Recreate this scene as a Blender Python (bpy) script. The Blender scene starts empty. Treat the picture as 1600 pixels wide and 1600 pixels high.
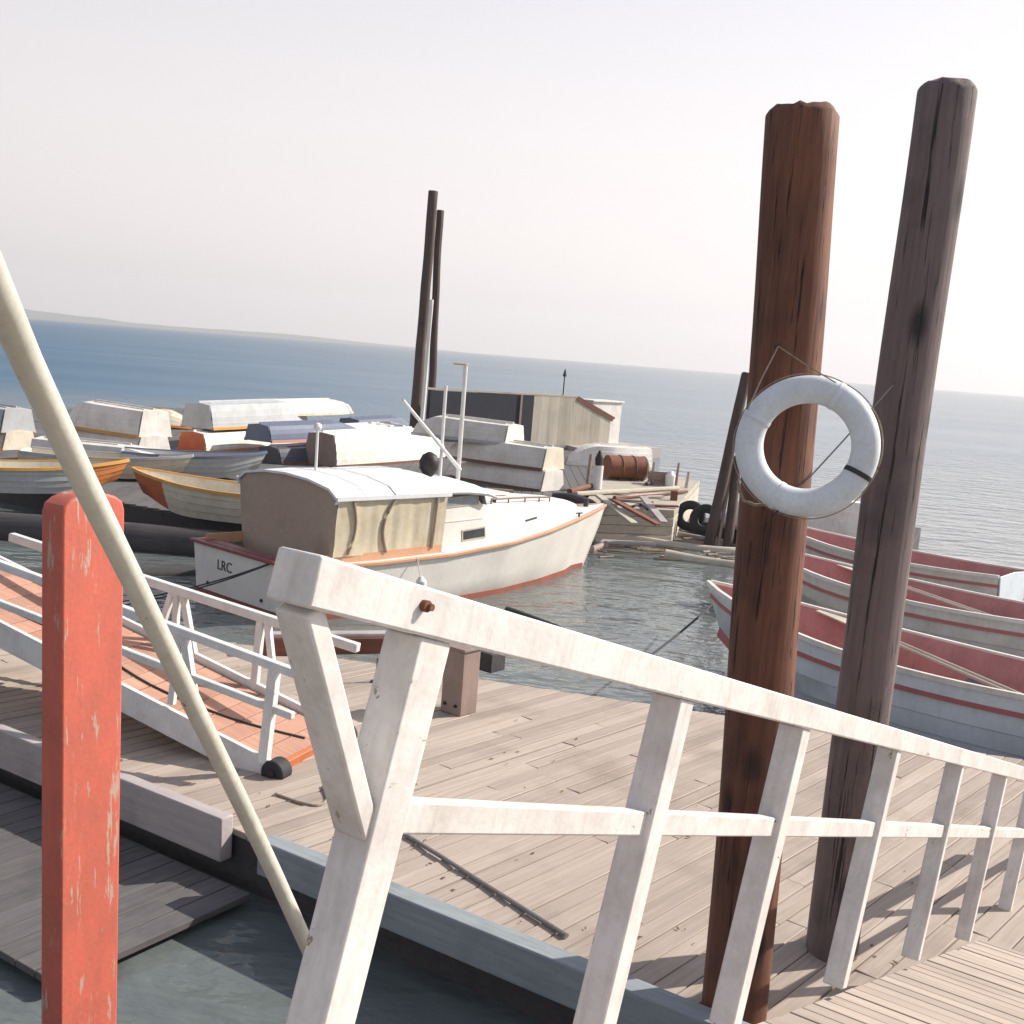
import bpy, bmesh, math, random
from mathutils import Vector, Matrix, noise
random.seed(11)
C = bpy.context.scene
COL = C.collection
V = Vector
R_ = math.radians

# ------------------------------------------------------------------ camera, sky, sun, exposure
EYE = V((0, 0, 4.0))                      # four metres over the water, standing on a sloping gangway
PITCH, ROLL, FPX, PPX, PPY = R_(11.3), R_(4.5), 1833.0, 775.0, 920.0
fwd = V((0, math.cos(PITCH), -math.sin(PITCH)))
rt0, up0 = V((1, 0, 0)), V((0, math.sin(PITCH), math.cos(PITCH)))
rt = math.cos(ROLL) * rt0 + math.sin(ROLL) * up0
upv = math.cos(ROLL) * up0 - math.sin(ROLL) * rt0
cd = bpy.data.cameras.new('camera')
cam = bpy.data.objects.new('camera', cd)
COL.objects.link(cam)
m = Matrix((rt, upv, -fwd)).transposed().to_4x4()
m.translation = EYE
cam.matrix_world = m
cd.sensor_width = 36
cd.lens = FPX / 1600 * 36
cd.shift_x = (800 - PPX) / 1600
cd.shift_y = (PPY - 800) / 1600
cd.clip_start, cd.clip_end = 0.05, 20000
C.camera = cam

SUN_DIR = V((0.93, 0.37, 0)).normalized()
SUN_EL = R_(34)
world = bpy.data.worlds.new('World')
C.world = world
world.use_nodes = True
wn = world.node_tree.nodes
bg = wn['Background']
sky = wn.new('ShaderNodeTexSky')
sky.sky_type = 'NISHITA'
sky.sun_disc = False
sky.sun_elevation = SUN_EL
sky.sun_rotation = math.atan2(SUN_DIR.x, SUN_DIR.y)
sky.air_density = 1.0
sky.dust_density = 1.2
sky.ozone_density = 1.0
veil = wn.new('ShaderNodeMix'); veil.data_type = 'RGBA'      # bright summer haze low in the sky, thinning out upwards
veil.inputs[7].default_value = (6.6, 6.2, 6.15, 1)
tcw = wn.new('ShaderNodeTexCoord'); sxyz = wn.new('ShaderNodeSeparateXYZ'); mrw = wn.new('ShaderNodeMapRange')
world.node_tree.links.new(tcw.outputs['Generated'], sxyz.inputs[0])
world.node_tree.links.new(sxyz.outputs['Z'], mrw.inputs[0])
mrw.interpolation_type = 'SMOOTHSTEP'
for i_, v_ in ((1, 0.02), (2, 0.62), (3, 0.94), (4, 0.22)): mrw.inputs[i_].default_value = v_
world.node_tree.links.new(mrw.outputs[0], veil.inputs[0])
dotn = wn.new('ShaderNodeVectorMath'); dotn.operation = 'DOT_PRODUCT'; dotn.inputs[1].default_value = SUN_DIR   # haze glows on the sun's side of the sky
mra = wn.new('ShaderNodeMapRange')
for i_, v_ in ((1, -0.8), (2, 0.75), (3, 0.72), (4, 1.0)): mra.inputs[i_].default_value = v_
vm = wn.new('ShaderNodeMix'); vm.data_type = 'RGBA'; vm.inputs[6].default_value = (0, 0, 0, 1); vm.inputs[7].default_value = (7.5, 6.85, 6.65, 1)
world.node_tree.links.new(tcw.outputs['Generated'], dotn.inputs[0]); world.node_tree.links.new(dotn.outputs['Value'], mra.inputs[0])
world.node_tree.links.new(mra.outputs[0], vm.inputs[0]); world.node_tree.links.new(vm.outputs[2], veil.inputs[7])
world.node_tree.links.new(sky.outputs[0], veil.inputs[6])
world.node_tree.links.new(veil.outputs[2], bg.inputs[0])
bg.inputs[1].default_value = 0.085
sl = bpy.data.lights.new('sun', 'SUN')
sl.energy = 4.0
sl.angle = R_(0.5)
sl.color = (1.0, 0.93, 0.84)
so = bpy.data.objects.new('sun', sl)
COL.objects.link(so)
sdir = V((SUN_DIR.x * math.cos(SUN_EL), SUN_DIR.y * math.cos(SUN_EL), math.sin(SUN_EL)))
so.rotation_euler = sdir.to_track_quat('Z', 'Y').to_euler()
so.location = (20, 10, 30)
vs = C.view_settings
vs.view_transform = 'Standard'
vs.look = 'None'
vs.gamma = 1
vs.exposure = 0.88
C.cycles.max_bounces = 8
C.cycles.use_denoising = True

# ------------------------------------------------------------------ survey helpers (photo pixel -> place on a known plane)
def ray(x, y): return fwd + rt * ((x - PPX) / FPX) - upv * ((y - PPY) / FPX)
def onz(x, y, z=0.0):
    d = ray(x, y); return EYE + d * ((z - EYE.z) / d.z)
def aty(x, y, Y):
    d = ray(x, y); return EYE + d * (Y / d.y)
def onpl(x, y, P, n):
    d = ray(x, y); return EYE + d * ((V(P) - EYE).dot(n) / d.dot(n))

# ------------------------------------------------------------------ materials
def nt(mat): return mat.node_tree.nodes, mat.node_tree.links
def principled(name, rough=0.6):
    mt = bpy.data.materials.new(name); mt.use_nodes = True
    n, l = nt(mt)
    b = n['Principled BSDF']; b.inputs['Roughness'].default_value = rough
    return mt, n, l, b
def mix(n, l, fac, a, b, mode='MIX'):
    x = n.new('ShaderNodeMix'); x.data_type = 'RGBA'; x.blend_type = mode
    for sock, val in ((x.inputs[0], fac), (x.inputs[6], a), (x.inputs[7], b)):
        if hasattr(val, 'is_output') or isinstance(val, bpy.types.NodeSocket): l.new(val, sock)
        elif isinstance(val, (int, float)): sock.default_value = val
        else: sock.default_value = (*val, 1) if len(val) == 3 else val
    return x.outputs[2]
def coords(n, l, scale=(1, 1, 1), rot=(0, 0, 0), kind='Object'):
    t = n.new('ShaderNodeTexCoord'); mp = n.new('ShaderNodeMapping')
    mp.inputs['Scale'].default_value = scale; mp.inputs['Rotation'].default_value = rot
    l.new(t.outputs[kind], mp.inputs[0]); return mp.outputs[0]
def nz(n, l, vec, scale, detail=6, rough=0.6):
    t = n.new('ShaderNodeTexNoise'); t.inputs['Scale'].default_value = scale
    t.inputs['Detail'].default_value = detail; t.inputs['Roughness'].default_value = rough
    l.new(vec, t.inputs['Vector']); return t.outputs['Fac']
def ramp(n, l, fac, p0, p1, c0=(0, 0, 0), c1=(1, 1, 1)):
    r = n.new('ShaderNodeValToRGB'); e = r.color_ramp.elements
    e[0].position, e[1].position = p0, p1
    e[0].color, e[1].color = (*c0, 1), (*c1, 1)
    l.new(fac, r.inputs[0]); return r.outputs[0]
def bump(n, l, b, h, strength=0.3, dist=0.01):
    x = n.new('ShaderNodeBump'); x.inputs['Strength'].default_value = strength
    x.inputs['Distance'].default_value = dist
    l.new(h, x.inputs['Height']); l.new(x.outputs[0], b.inputs['Normal'])

def paint(name, col, dirt=(0.25, 0.2, 0.15), amount=0.35, rough=0.5, scale=3.0, chip=None, chip_at=0.665, tone=0.12, chip_axis=(1, 1, 1)):
    """weathered paint: soft grime, fine streaks, optional chips down to wood"""
    mt, n, l, b = principled(name, rough)
    v = coords(n, l)
    g = ramp(n, l, nz(n, l, v, scale, 8, 0.65), 0.42, 0.78)
    s = ramp(n, l, nz(n, l, coords(n, l, (9, 9, 1.2)), scale, 5), 0.5, 0.85)
    c = mix(n, l, amount, col, dirt)
    o = mix(n, l, g, col, c)
    o = mix(n, l, s, o, mix(n, l, amount * 0.7, o, dirt))
    var = nz(n, l, v, scale * 14, 3)
    o = mix(n, l, 0.16, o, ramp(n, l, var, 0.3, 0.7, (0.5, 0.5, 0.5), (1, 1, 1)), 'MULTIPLY')
    oi = n.new('ShaderNodeObjectInfo')
    o = mix(n, l, 1.0, o, ramp(n, l, oi.outputs['Random'], 0, 1, (1 - tone, 1 - tone * 1.05, 1 - tone * 1.2), (1, 1, 1)), 'MULTIPLY')
    if chip:
        k = ramp(n, l, nz(n, l, coords(n, l, chip_axis), scale * 3.2, 9, 0.72), chip_at, chip_at + 0.02)
        o = mix(n, l, k, o, chip)
    l.new(o, b.inputs['Base Color'])
    rr = n.new('ShaderNodeMapRange'); rr.inputs[3].default_value = max(0.1, rough - 0.15); rr.inputs[4].default_value = min(1, rough + 0.2)
    l.new(nz(n, l, v, scale * 4), rr.inputs[0]); l.new(rr.outputs[0], b.inputs['Roughness'])
    bump(n, l, b, nz(n, l, v, scale * 16, 6), 0.25, 0.004)
    return mt

def wood(name, c0, c1, dark=(0.06, 0.045, 0.035), axis=(1, 14, 14), scale=2.0, rough=0.8, island=0.0, stain=0.3, bumpy=0.5):
    """grain stretched along one axis, per-plank tint, stains"""
    mt, n, l, b = principled(name, rough)
    v = coords(n, l, axis)
    if island:
        gi = n.new('ShaderNodeNewGeometry')
        ad = n.new('ShaderNodeVectorMath'); ad.operation = 'MULTIPLY_ADD'
        cmb = n.new('ShaderNodeCombineXYZ')
        for i in range(3): l.new(gi.outputs['Random Per Island'], cmb.inputs[i])
        l.new(cmb.outputs[0], ad.inputs[0]); ad.inputs[1].default_value = (37, 51, 23); l.new(v, ad.inputs[2])
        v = ad.outputs[0]
    g = nz(n, l, v, scale, 9, 0.7)
    o = mix(n, l, ramp(n, l, g, 0.3, 0.72), c0, c1)
    fine = ramp(n, l, nz(n, l, v, scale * 5, 5, 0.8), 0.55, 0.75)
    o = mix(n, l, mix(n, l, 0.6, (0, 0, 0), fine), o, mix(n, l, 0.5, o, dark))
    blot = ramp(n, l, nz(n, l, coords(n, l), scale * 0.7, 6, 0.6), 0.5, 0.75)
    o = mix(n, l, blot, o, mix(n, l, stain, o, dark))
    if island:
        rr = ramp(n, l, gi.outputs['Random Per Island'], 0, 1, (1 - island,) * 3, (1, 1, 1))
        o = mix(n, l, 1.0, o, rr, 'MULTIPLY')
    l.new(o, b.inputs['Base Color'])
    bump(n, l, b, g, bumpy, 0.006)
    return mt

def plain(name, col, rough=0.6, metal=0.0, var=0.25, scale=8):
    mt, n, l, b = principled(name, rough)
    f = nz(n, l, coords(n, l), scale, 6)
    l.new(mix(n, l, var, col, ramp(n, l, f, 0.3, 0.7, tuple(x * 0.35 for x in col), tuple(min(1, x * 1.3) for x in col))), b.inputs['Base Color'])
    b.inputs['Metallic'].default_value = metal
    bump(n, l, b, f, 0.2, 0.003)
    return mt

M = {}
M['rail_white'] = paint('rail_white', (0.755, 0.73, 0.705), (0.30, 0.25, 0.20), 0.55, 0.5, 4, chip=(0.30, 0.24, 0.18), chip_at=0.645, tone=0.05, chip_axis=(0.45, 1.6, 1.2))
M['boat_white'] = paint('boat_white', (0.80, 0.77, 0.72), (0.42, 0.36, 0.29), 0.30, 0.4, 1.6)
M['skiff_white'] = paint('skiff_white', (0.76, 0.73, 0.68), (0.36, 0.30, 0.24), 0.5, 0.5, 2.2, chip=(0.4, 0.33, 0.26))
M['skiff_cream'] = paint('skiff_cream', (0.70, 0.64, 0.52), (0.34, 0.28, 0.2), 0.5, 0.5, 2.2, chip=(0.35, 0.28, 0.2))
M['skiff_grey'] = paint('skiff_grey', (0.46, 0.48, 0.50), (0.25, 0.24, 0.22), 0.5, 0.55, 2.2, chip=(0.3, 0.26, 0.2))
M['skiff_slate'] = paint('skiff_slate', (0.13, 0.16, 0.25), (0.10, 0.10, 0.10), 0.5, 0.5, 2.2)
M['skiff_dark'] = paint('skiff_dark', (0.055, 0.06, 0.085), (0.12, 0.11, 0.10), 0.4, 0.5, 2)
M['trim_orange'] = paint('trim_orange', (0.62, 0.22, 0.06), (0.25, 0.10, 0.05), 0.4, 0.5, 3)
M['trim_amber'] = paint('trim_amber', (0.68, 0.36, 0.09), (0.28, 0.15, 0.06), 0.4, 0.5, 3)
M['trim_pink'] = paint('trim_pink', (0.58, 0.30, 0.26), (0.26, 0.14, 0.12), 0.4, 0.5, 3)
M['trim_brown'] = paint('trim_brown', (0.17, 0.075, 0.045), (0.07, 0.04, 0.03), 0.4, 0.5, 3)
M['orange_red'] = paint('orange_red', (0.56, 0.13, 0.04), (0.25, 0.08, 0.04), 0.5, 0.5, 3)
M['taupe'] = paint('taupe', (0.30, 0.22, 0.19), (0.14, 0.10, 0.08), 0.5, 0.6, 3)
M['inside_red'] = paint('inside_red', (0.50, 0.22, 0.21), (0.2, 0.08, 0.08), 0.5, 0.5, 3)
M['dory_blue'] = paint('dory_blue', (0.74, 0.81, 0.87), (0.35, 0.33, 0.33), 0.4, 0.45, 1.6)
M['dory_stripe'] = paint('dory_stripe', (0.48, 0.15, 0.15), (0.25, 0.1, 0.1), 0.4, 0.5, 3)
M['red_post'] = paint('red_post', (0.58, 0.13, 0.085), (0.30, 0.10, 0.07), 0.65, 0.6, 5, chip=(0.42, 0.29, 0.23), chip_at=0.595, chip_axis=(2.0, 2.0, 0.28))
M['pipe_cream'] = paint('pipe_cream', (0.66, 0.65, 0.57), (0.30, 0.27, 0.2), 0.4, 0.4, 5, chip=(0.2, 0.12, 0.07))
M['pole_white'] = paint('pole_white', (0.8, 0.79, 0.77), (0.4, 0.36, 0.3), 0.3, 0.4, 4)
M['gang_white'] = paint('gang_white', (0.76, 0.76, 0.75), (0.36, 0.32, 0.28), 0.4, 0.5, 4, chip=(0.35, 0.28, 0.2))
M['ring_paint'] = paint('ring_paint', (0.78, 0.83, 0.88), (0.36, 0.34, 0.32), 0.35, 0.6, 5)
M['canvas_tan'] = wood('canvas_tan', (0.36, 0.275, 0.215), (0.42, 0.33, 0.265), axis=(6, 6, 6), scale=3, rough=0.95, stain=0.25, bumpy=0.15)
M['curtain_cream'] = paint('curtain_cream', (0.70, 0.63, 0.48), (0.38, 0.28, 0.14), 0.5, 0.7, 3)
M['canopy_top'] = paint('canopy_top', (0.74, 0.76, 0.77), (0.45, 0.43, 0.40), 0.35, 0.75, 2)
M['boot_red'] = paint('boot_red', (0.27, 0.075, 0.045), (0.07, 0.06, 0.04), 0.75, 0.6, 3)
M['sheer_orange'] = paint('sheer_orange', (0.60, 0.33, 0.20), (0.3, 0.2, 0.12), 0.4, 0.5, 3)
M['seam'] = paint('seam', (0.66, 0.67, 0.67), (0.3, 0.28, 0.25), 0.4, 0.8, 3)
M['maroon'] = paint('maroon', (0.26, 0.07, 0.075), (0.1, 0.05, 0.05), 0.4, 0.5, 3)
M['glass_dark'] = plain('glass_dark', (0.03, 0.035, 0.04), 0.12, 0, 0.3)
M['window_grey'] = plain('window_grey', (0.22, 0.25, 0.27), 0.15, 0, 0.3)
M['ink'] = plain('ink', (0.05, 0.05, 0.07), 0.7)
M['deck'] = wood('deck', (0.36, 0.29, 0.235), (0.51, 0.43, 0.365), (0.17, 0.13, 0.10), (0.7, 18, 18), 1.5, 0.85, 0.27, 0.5, 0.5)
M['ramp_plank'] = wood('ramp_plank', (0.36, 0.29, 0.24), (0.48, 0.40, 0.34), (0.16, 0.12, 0.09), (0.7, 16, 16), 1.8, 0.85, 0.25, 0.3, 0.5)
M['gang_plank'] = wood('gang_plank', (0.44, 0.22, 0.145), (0.60, 0.35, 0.255), (0.22, 0.09, 0.06), (1, 14, 14), 1.6, 0.75, 0.30, 0.35, 0.4)
M['gang_end'] = paint('gang_end', (0.58, 0.17, 0.06), (0.25, 0.09, 0.05), 0.5, 0.5, 4)
M['grey_timber'] = wood('grey_timber', (0.36, 0.315, 0.305), (0.47, 0.42, 0.41), (0.08, 0.07, 0.065), (1, 12, 12), 2.2, 0.85, 0.1, 0.4, 0.6)
M['kerb_bluegrey'] = wood('kerb_bluegrey', (0.22, 0.25, 0.27), (0.32, 0.35, 0.36), (0.08, 0.07, 0.065), (1, 12, 12), 2.2, 0.85, 0.1, 0.4, 0.6)
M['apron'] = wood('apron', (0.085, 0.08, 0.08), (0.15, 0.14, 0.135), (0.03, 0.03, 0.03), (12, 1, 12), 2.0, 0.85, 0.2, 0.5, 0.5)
M['rust_timber'] = wood('rust_timber', (0.15, 0.05, 0.03), (0.23, 0.085, 0.05), (0.05, 0.025, 0.02), (1, 12, 12), 2, 0.8, 0.1, 0.4, 0.6)
M['dark_timber'] = wood('dark_timber', (0.035, 0.032, 0.036), (0.075, 0.065, 0.066), (0.015, 0.013, 0.013), (1, 12, 12), 2, 0.75, 0.1, 0.4, 0.6)
M['pale_timber'] = wood('pale_timber', (0.42, 0.37, 0.29), (0.62, 0.56, 0.47), (0.15, 0.11, 0.08), (1, 12, 12), 1.6, 0.85, 0.25, 0.4, 0.6)
def pile_wood(name, c0, c1, dark):
    mt = wood(name, c0, c1, dark, (9, 9, 0.5), 2.4, 0.8, 0, 0.75, 1.0)
    n, l = nt(mt); b = n['Principled BSDF']; src = b.inputs['Base Color'].links[0].from_socket
    vo = n.new('ShaderNodeTexVoronoi'); vo.inputs['Scale'].default_value = 1.0; l.new(coords(n, l, (3.6, 3.6, 1.5)), vo.inputs['Vector'])
    kn = ramp(n, l, vo.outputs['Distance'], 0.10, 0.24, (1, 1, 1), (0, 0, 0))
    ck = nz(n, l, coords(n, l, (26, 26, 0.7)), 1.3, 4, 0.7)
    cr = ramp(n, l, ck, 0.60, 0.66)
    o = mix(n, l, kn, src, dark); o = mix(n, l, cr, o, tuple(x * 0.6 for x in dark))
    l.new(o, b.inputs['Base Color'])
    mp = n.new('ShaderNodeMath'); mp.operation = 'SUBTRACT'; mp.inputs[0].default_value = 1.0; l.new(cr, mp.inputs[1])
    b2 = n.new('ShaderNodeBump'); b2.inputs['Strength'].default_value = 0.9; b2.inputs['Distance'].default_value = 0.02
    l.new(mp.outputs[0], b2.inputs['Height']); l.new(b.inputs['Normal'].links[0].from_socket, b2.inputs['Normal']); l.new(b2.outputs[0], b.inputs['Normal'])
    return mt
M['piling'] = pile_wood('piling', (0.075, 0.026, 0.017), (0.24, 0.095, 0.05), (0.022, 0.014, 0.013))
M['piling_grey'] = pile_wood('piling_grey', (0.115, 0.088, 0.09), (0.21, 0.155, 0.145), (0.03, 0.025, 0.027))
M['piling_dark'] = wood('piling_dark', (0.05, 0.036, 0.034), (0.115, 0.075, 0.062), (0.02, 0.016, 0.016), (7, 7, 0.4), 1.4, 0.85, 0, 0.6, 0.8)
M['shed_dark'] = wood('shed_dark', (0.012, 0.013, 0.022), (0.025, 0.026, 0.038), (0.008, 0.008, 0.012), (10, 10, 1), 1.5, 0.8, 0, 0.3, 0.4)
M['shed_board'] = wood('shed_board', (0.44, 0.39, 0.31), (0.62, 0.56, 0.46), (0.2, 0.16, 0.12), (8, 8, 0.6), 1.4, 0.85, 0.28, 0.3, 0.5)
M['rope_dark'] = plain('rope_dark', (0.045, 0.045, 0.05), 0.9, 0, 0.4, 60)
M['rope_tan'] = plain('rope_tan', (0.30, 0.25, 0.19), 0.95, 0, 0.5, 60)
M['rope_grey'] = plain('rope_grey', (0.22, 0.21, 0.20), 0.95, 0, 0.5, 60)
M['rubber'] = plain('rubber', (0.022, 0.022, 0.026), 0.75, 0, 0.5, 20)
M['rust'] = wood('rust', (0.12, 0.04, 0.022), (0.24, 0.09, 0.045), (0.03, 0.02, 0.02), (3, 3, 3), 4, 0.8, 0, 0.5, 0.6)
M['driftwood'] = wood('driftwood', (0.20, 0.12, 0.07), (0.58, 0.50, 0.40), (0.08, 0.05, 0.03), (3, 3, 3), 0.6, 0.85, 0.5, 0.4, 0.5)
M['litter'] = plain('litter', (0.20, 0.12, 0.05), 0.9, 0, 0.7, 4)
M['iron'] = plain('iron', (0.05, 0.042, 0.04), 0.6, 0.6, 0.5, 20)
M['hill'] = plain('hill', (0.10, 0.13, 0.10), 0.95, 0, 0.6, 0.01)

# water: murky and sheltered inside the basin, bluer and choppier outside
mt, n, l, b = principled('water', 0.03)
b.inputs['IOR'].default_value = 1.333
tc = n.new('ShaderNodeTexCoord'); sx = n.new('ShaderNodeSeparateXYZ'); l.new(tc.outputs['Object'], sx.inputs[0])
mk = n.new('ShaderNodeMapRange'); mk.inputs[1].default_value = 24; mk.inputs[2].default_value = 75; l.new(sx.outputs['Y'], mk.inputs[0])
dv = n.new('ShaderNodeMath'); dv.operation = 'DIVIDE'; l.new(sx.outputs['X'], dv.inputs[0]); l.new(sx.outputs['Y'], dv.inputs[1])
glare = n.new('ShaderNodeMapRange'); glare.inputs[1].default_value = -0.40; glare.inputs[2].default_value = 0.30; l.new(dv.outputs[0], glare.inputs[0])   # glare painted into the sea colour, paler to the right
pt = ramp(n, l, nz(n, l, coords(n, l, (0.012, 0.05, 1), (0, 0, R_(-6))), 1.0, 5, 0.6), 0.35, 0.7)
open_ = mix(n, l, glare.outputs[0], mix(n, l, pt, (0.082, 0.136, 0.200), (0.105, 0.168, 0.235)), mix(n, l, pt, (0.22, 0.265, 0.295), (0.29, 0.325, 0.345)))
basin = mix(n, l, ramp(n, l, nz(n, l, coords(n, l, (0.35, 0.8, 1), (0, 0, R_(20))), 1.0, 6, 0.65), 0.35, 0.68), (0.105, 0.125, 0.124), (0.128, 0.143, 0.138))
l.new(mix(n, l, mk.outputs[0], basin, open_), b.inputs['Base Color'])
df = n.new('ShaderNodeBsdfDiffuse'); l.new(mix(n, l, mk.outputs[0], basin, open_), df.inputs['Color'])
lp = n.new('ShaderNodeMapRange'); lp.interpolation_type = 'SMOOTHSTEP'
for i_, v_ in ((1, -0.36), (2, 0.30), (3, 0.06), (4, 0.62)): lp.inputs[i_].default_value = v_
l.new(dv.outputs[0], lp.inputs[0])  # reflection share also raised to the right to imitate the glare
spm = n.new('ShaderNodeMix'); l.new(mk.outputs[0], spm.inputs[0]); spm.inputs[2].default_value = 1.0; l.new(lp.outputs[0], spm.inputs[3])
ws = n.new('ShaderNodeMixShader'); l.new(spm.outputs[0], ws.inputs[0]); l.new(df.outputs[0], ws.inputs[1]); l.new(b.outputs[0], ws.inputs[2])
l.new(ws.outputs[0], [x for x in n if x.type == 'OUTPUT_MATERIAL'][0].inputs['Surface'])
v1 = coords(n, l, (1, 1.6, 1), (0, 0, R_(25)))
h1 = nz(n, l, v1, 0.75, 3, 0.5); h2 = nz(n, l, v1, 2.6, 3, 0.5); h3 = nz(n, l, coords(n, l, (0.04, 0.16, 1), (0, 0, R_(-8))), 1.0, 5, 0.6)
ma = n.new('ShaderNodeMath'); ma.operation = 'MULTIPLY_ADD'; l.new(h2, ma.inputs[0]); ma.inputs[1].default_value = 0.30; l.new(h1, ma.inputs[2])
mb2 = n.new('ShaderNodeMath'); mb2.operation = 'MULTIPLY_ADD'; l.new(h3, mb2.inputs[0]); mb2.inputs[1].default_value = 1.2; l.new(ma.outputs[0], mb2.inputs[2])
ms = n.new('ShaderNodeMapRange'); ms.inputs[1].default_value = 24; ms.inputs[2].default_value = 75; ms.inputs[3].default_value = 0.105; ms.inputs[4].default_value = 0.6
l.new(sx.outputs['Y'], ms.inputs[0])
bump(n, l, b, mb2.outputs[0], 1.0, 0.1)
bn = [x for x in n if x.type == 'BUMP'][0]; l.new(ms.outputs[0], bn.inputs['Distance'])
M['water'] = mt

# ------------------------------------------------------------------ mesh builder
INV = {}
def tag(o, label=None, cat=None, group=None, kind=None):
    if label: o['label'] = label
    if cat: o['category'] = cat
    if group: o['group'] = group
    if kind: o['kind'] = kind
    return o
def thing(name, label, cat, mat_or_loc=(0, 0, 0), group=None):
    o = bpy.data.objects.new(name, None)
    COL.objects.link(o)
    mw = mat_or_loc if isinstance(mat_or_loc, Matrix) else Matrix.Translation(V(mat_or_loc))
    o.matrix_world = mw
    o.empty_display_size = 0.2
    INV[o.name] = (mw.copy(), True)
    return tag(o, label, cat, group)

class MB:
    def __init__(s): s.v = []; s.f = []
    def add(s, vs, fs):
        k = len(s.v); s.v += [V(x) for x in vs]; s.f += [tuple(i + k for i in f) for f in fs]; return s
    def box(s, c, size, X=(1, 0, 0), Y=(0, 1, 0), Z=(0, 0, 1)):
        c = V(c); X, Y, Z = V(X) * size[0] / 2, V(Y) * size[1] / 2, V(Z) * size[2] / 2
        vs = [c + X * a + Y * b + Z * d for d in (-1, 1) for b in (-1, 1) for a in (-1, 1)]
        return s.add(vs, [(0, 2, 3, 1), (4, 5, 7, 6), (0, 1, 5, 4), (2, 6, 7, 3), (0, 4, 6, 2), (1, 3, 7, 5)])
    def bar(s, p0, p1, w, h, up=(0, 0, 1)):
        p0, p1 = V(p0), V(p1); X = (p1 - p0); L = X.length; X.normalize()
        Y = V(up).cross(X).normalized(); Z = X.cross(Y)
        return s.box((p0 + p1) / 2, (L, w, h), X, Y, Z)
    def loft(s, rings, closed=True, caps=True):
        k = len(rings[0]); vs = [p for r in rings for p in r]; fs = []
        for i in range(len(rings) - 1):
            for j in range(k if closed else k - 1):
                a, b2 = i * k + j, i * k + (j + 1) % k
                fs.append((a, b2, b2 + k, a + k))
        if caps and closed:
            fs.append(tuple(reversed(range(k)))); fs.append(tuple((len(rings) - 1) * k + j for j in range(k)))
        return s.add(vs, fs)
    def sweep(s, pts, section, up=(0, 0, 1), caps=True):
        pts = [V(p) for p in pts]; rings = []
        for i, p in enumerate(pts):
            t = (pts[min(i + 1, len(pts) - 1)] - pts[max(i - 1, 0)]).normalized()
            Y = V(up).cross(t)
            if Y.length < 1e-4: Y = V((1, 0, 0)).cross(t)
            Y.normalize(); Z = t.cross(Y)
            rings.append([p + Y * a + Z * b2 for a, b2 in section])
        return s.loft(rings, True, caps)
    def strip(s, pts, w, h, up=(0, 0, 1)):
        return s.sweep(pts, [(-w / 2, -h / 2), (w / 2, -h / 2), (w / 2, h / 2), (-w / 2, h / 2)], up)
    def tube(s, pts, r, seg=10, up=(0.013, 0.027, 1)):
        pts = [V(p) for p in pts]; rad = r if isinstance(r, (list, tuple)) else [r] * len(pts); rings = []
        for i, p in enumerate(pts):
            t = (pts[min(i + 1, len(pts) - 1)] - pts[max(i - 1, 0)]).normalized()
            u = V(up) if abs(V(up).normalized().dot(t)) < 0.95 else V((1, 0.1, 0))
            Y = u.cross(t).normalized(); Z = t.cross(Y)
            rings.append([p + (Y * math.cos(a) + Z * math.sin(a)) * rad[i] for a in (2 * math.pi * j / seg for j in range(seg))])
        return s.loft(rings)
    def prism(s, poly, off):
        poly = [V(p) for p in poly]; off = V(off); k = len(poly)
        return s.add(poly + [p + off for p in poly], [tuple(range(k)), tuple(range(2 * k - 1, k - 1, -1))] + [(i, i + k, (i + 1) % k + k, (i + 1) % k) for i in range(k)])
    def torus(s, c, A, B, N, R, ra, rb, seg=48, sub=14, a0=0, a1=2 * math.pi):
        c, A, B, N = V(c), V(A), V(B), V(N); full = abs(a1 - a0 - 2 * math.pi) < 1e-6; rings = []
        for i in range(seg + (0 if full else 1)):
            a = a0 + (a1 - a0) * i / seg; d = A * math.cos(a) + B * math.sin(a)
            rings.append([c + d * (R + ra * math.cos(t)) + N * rb * math.sin(t) for t in (2 * math.pi * j / sub for j in range(sub))])
        if full: rings.append(rings[0])
        return s.loft(rings, True, not full)
    def build(s, name, mat, parent=None, bevel=0.0, smooth=True, angle=35, origin=None, kind=None, M0=None):
        me = bpy.data.meshes.new(name)
        o = bpy.data.objects.new(name, me); COL.objects.link(o)
        inv = Matrix.Identity(4)
        if parent is not None:
            mw = INV[parent.name][0]; inv = mw.inverted(); INV[o.name] = (mw, False)
        elif origin is not None:
            loc = M0 if M0 is not None else Matrix.Translation(V(origin)); inv = loc.inverted(); INV[o.name] = (loc, False)
        vs = [inv @ p for p in s.v] if not getattr(s, 'local', False) else s.v
        me.from_pydata([tuple(p) for p in vs], [], s.f)
        bm = bmesh.new(); bm.from_mesh(me)
        bmesh.ops.remove_doubles(bm, verts=bm.verts, dist=1e-6)
        bmesh.ops.recalc_face_normals(bm, faces=bm.faces); bm.to_mesh(me); bm.free()
        me.materials.append(mat)
        if smooth:
            for p in me.polygons: p.use_smooth = True
            me.set_sharp_from_angle(angle=R_(angle))
        if parent is not None: o.parent = parent
        elif origin is not None: o.matrix_world = loc
        else: INV[o.name] = (Matrix.Identity(4), False)
        if bevel:
            bv = o.modifiers.new('edge', 'BEVEL'); bv.width = bevel; bv.segments = 2; bv.limit_method = 'ANGLE'; bv.angle_limit = R_(40)
        if kind: o['kind'] = kind
        return o
def LMB():
    q = MB(); q.local = True; return q

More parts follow.
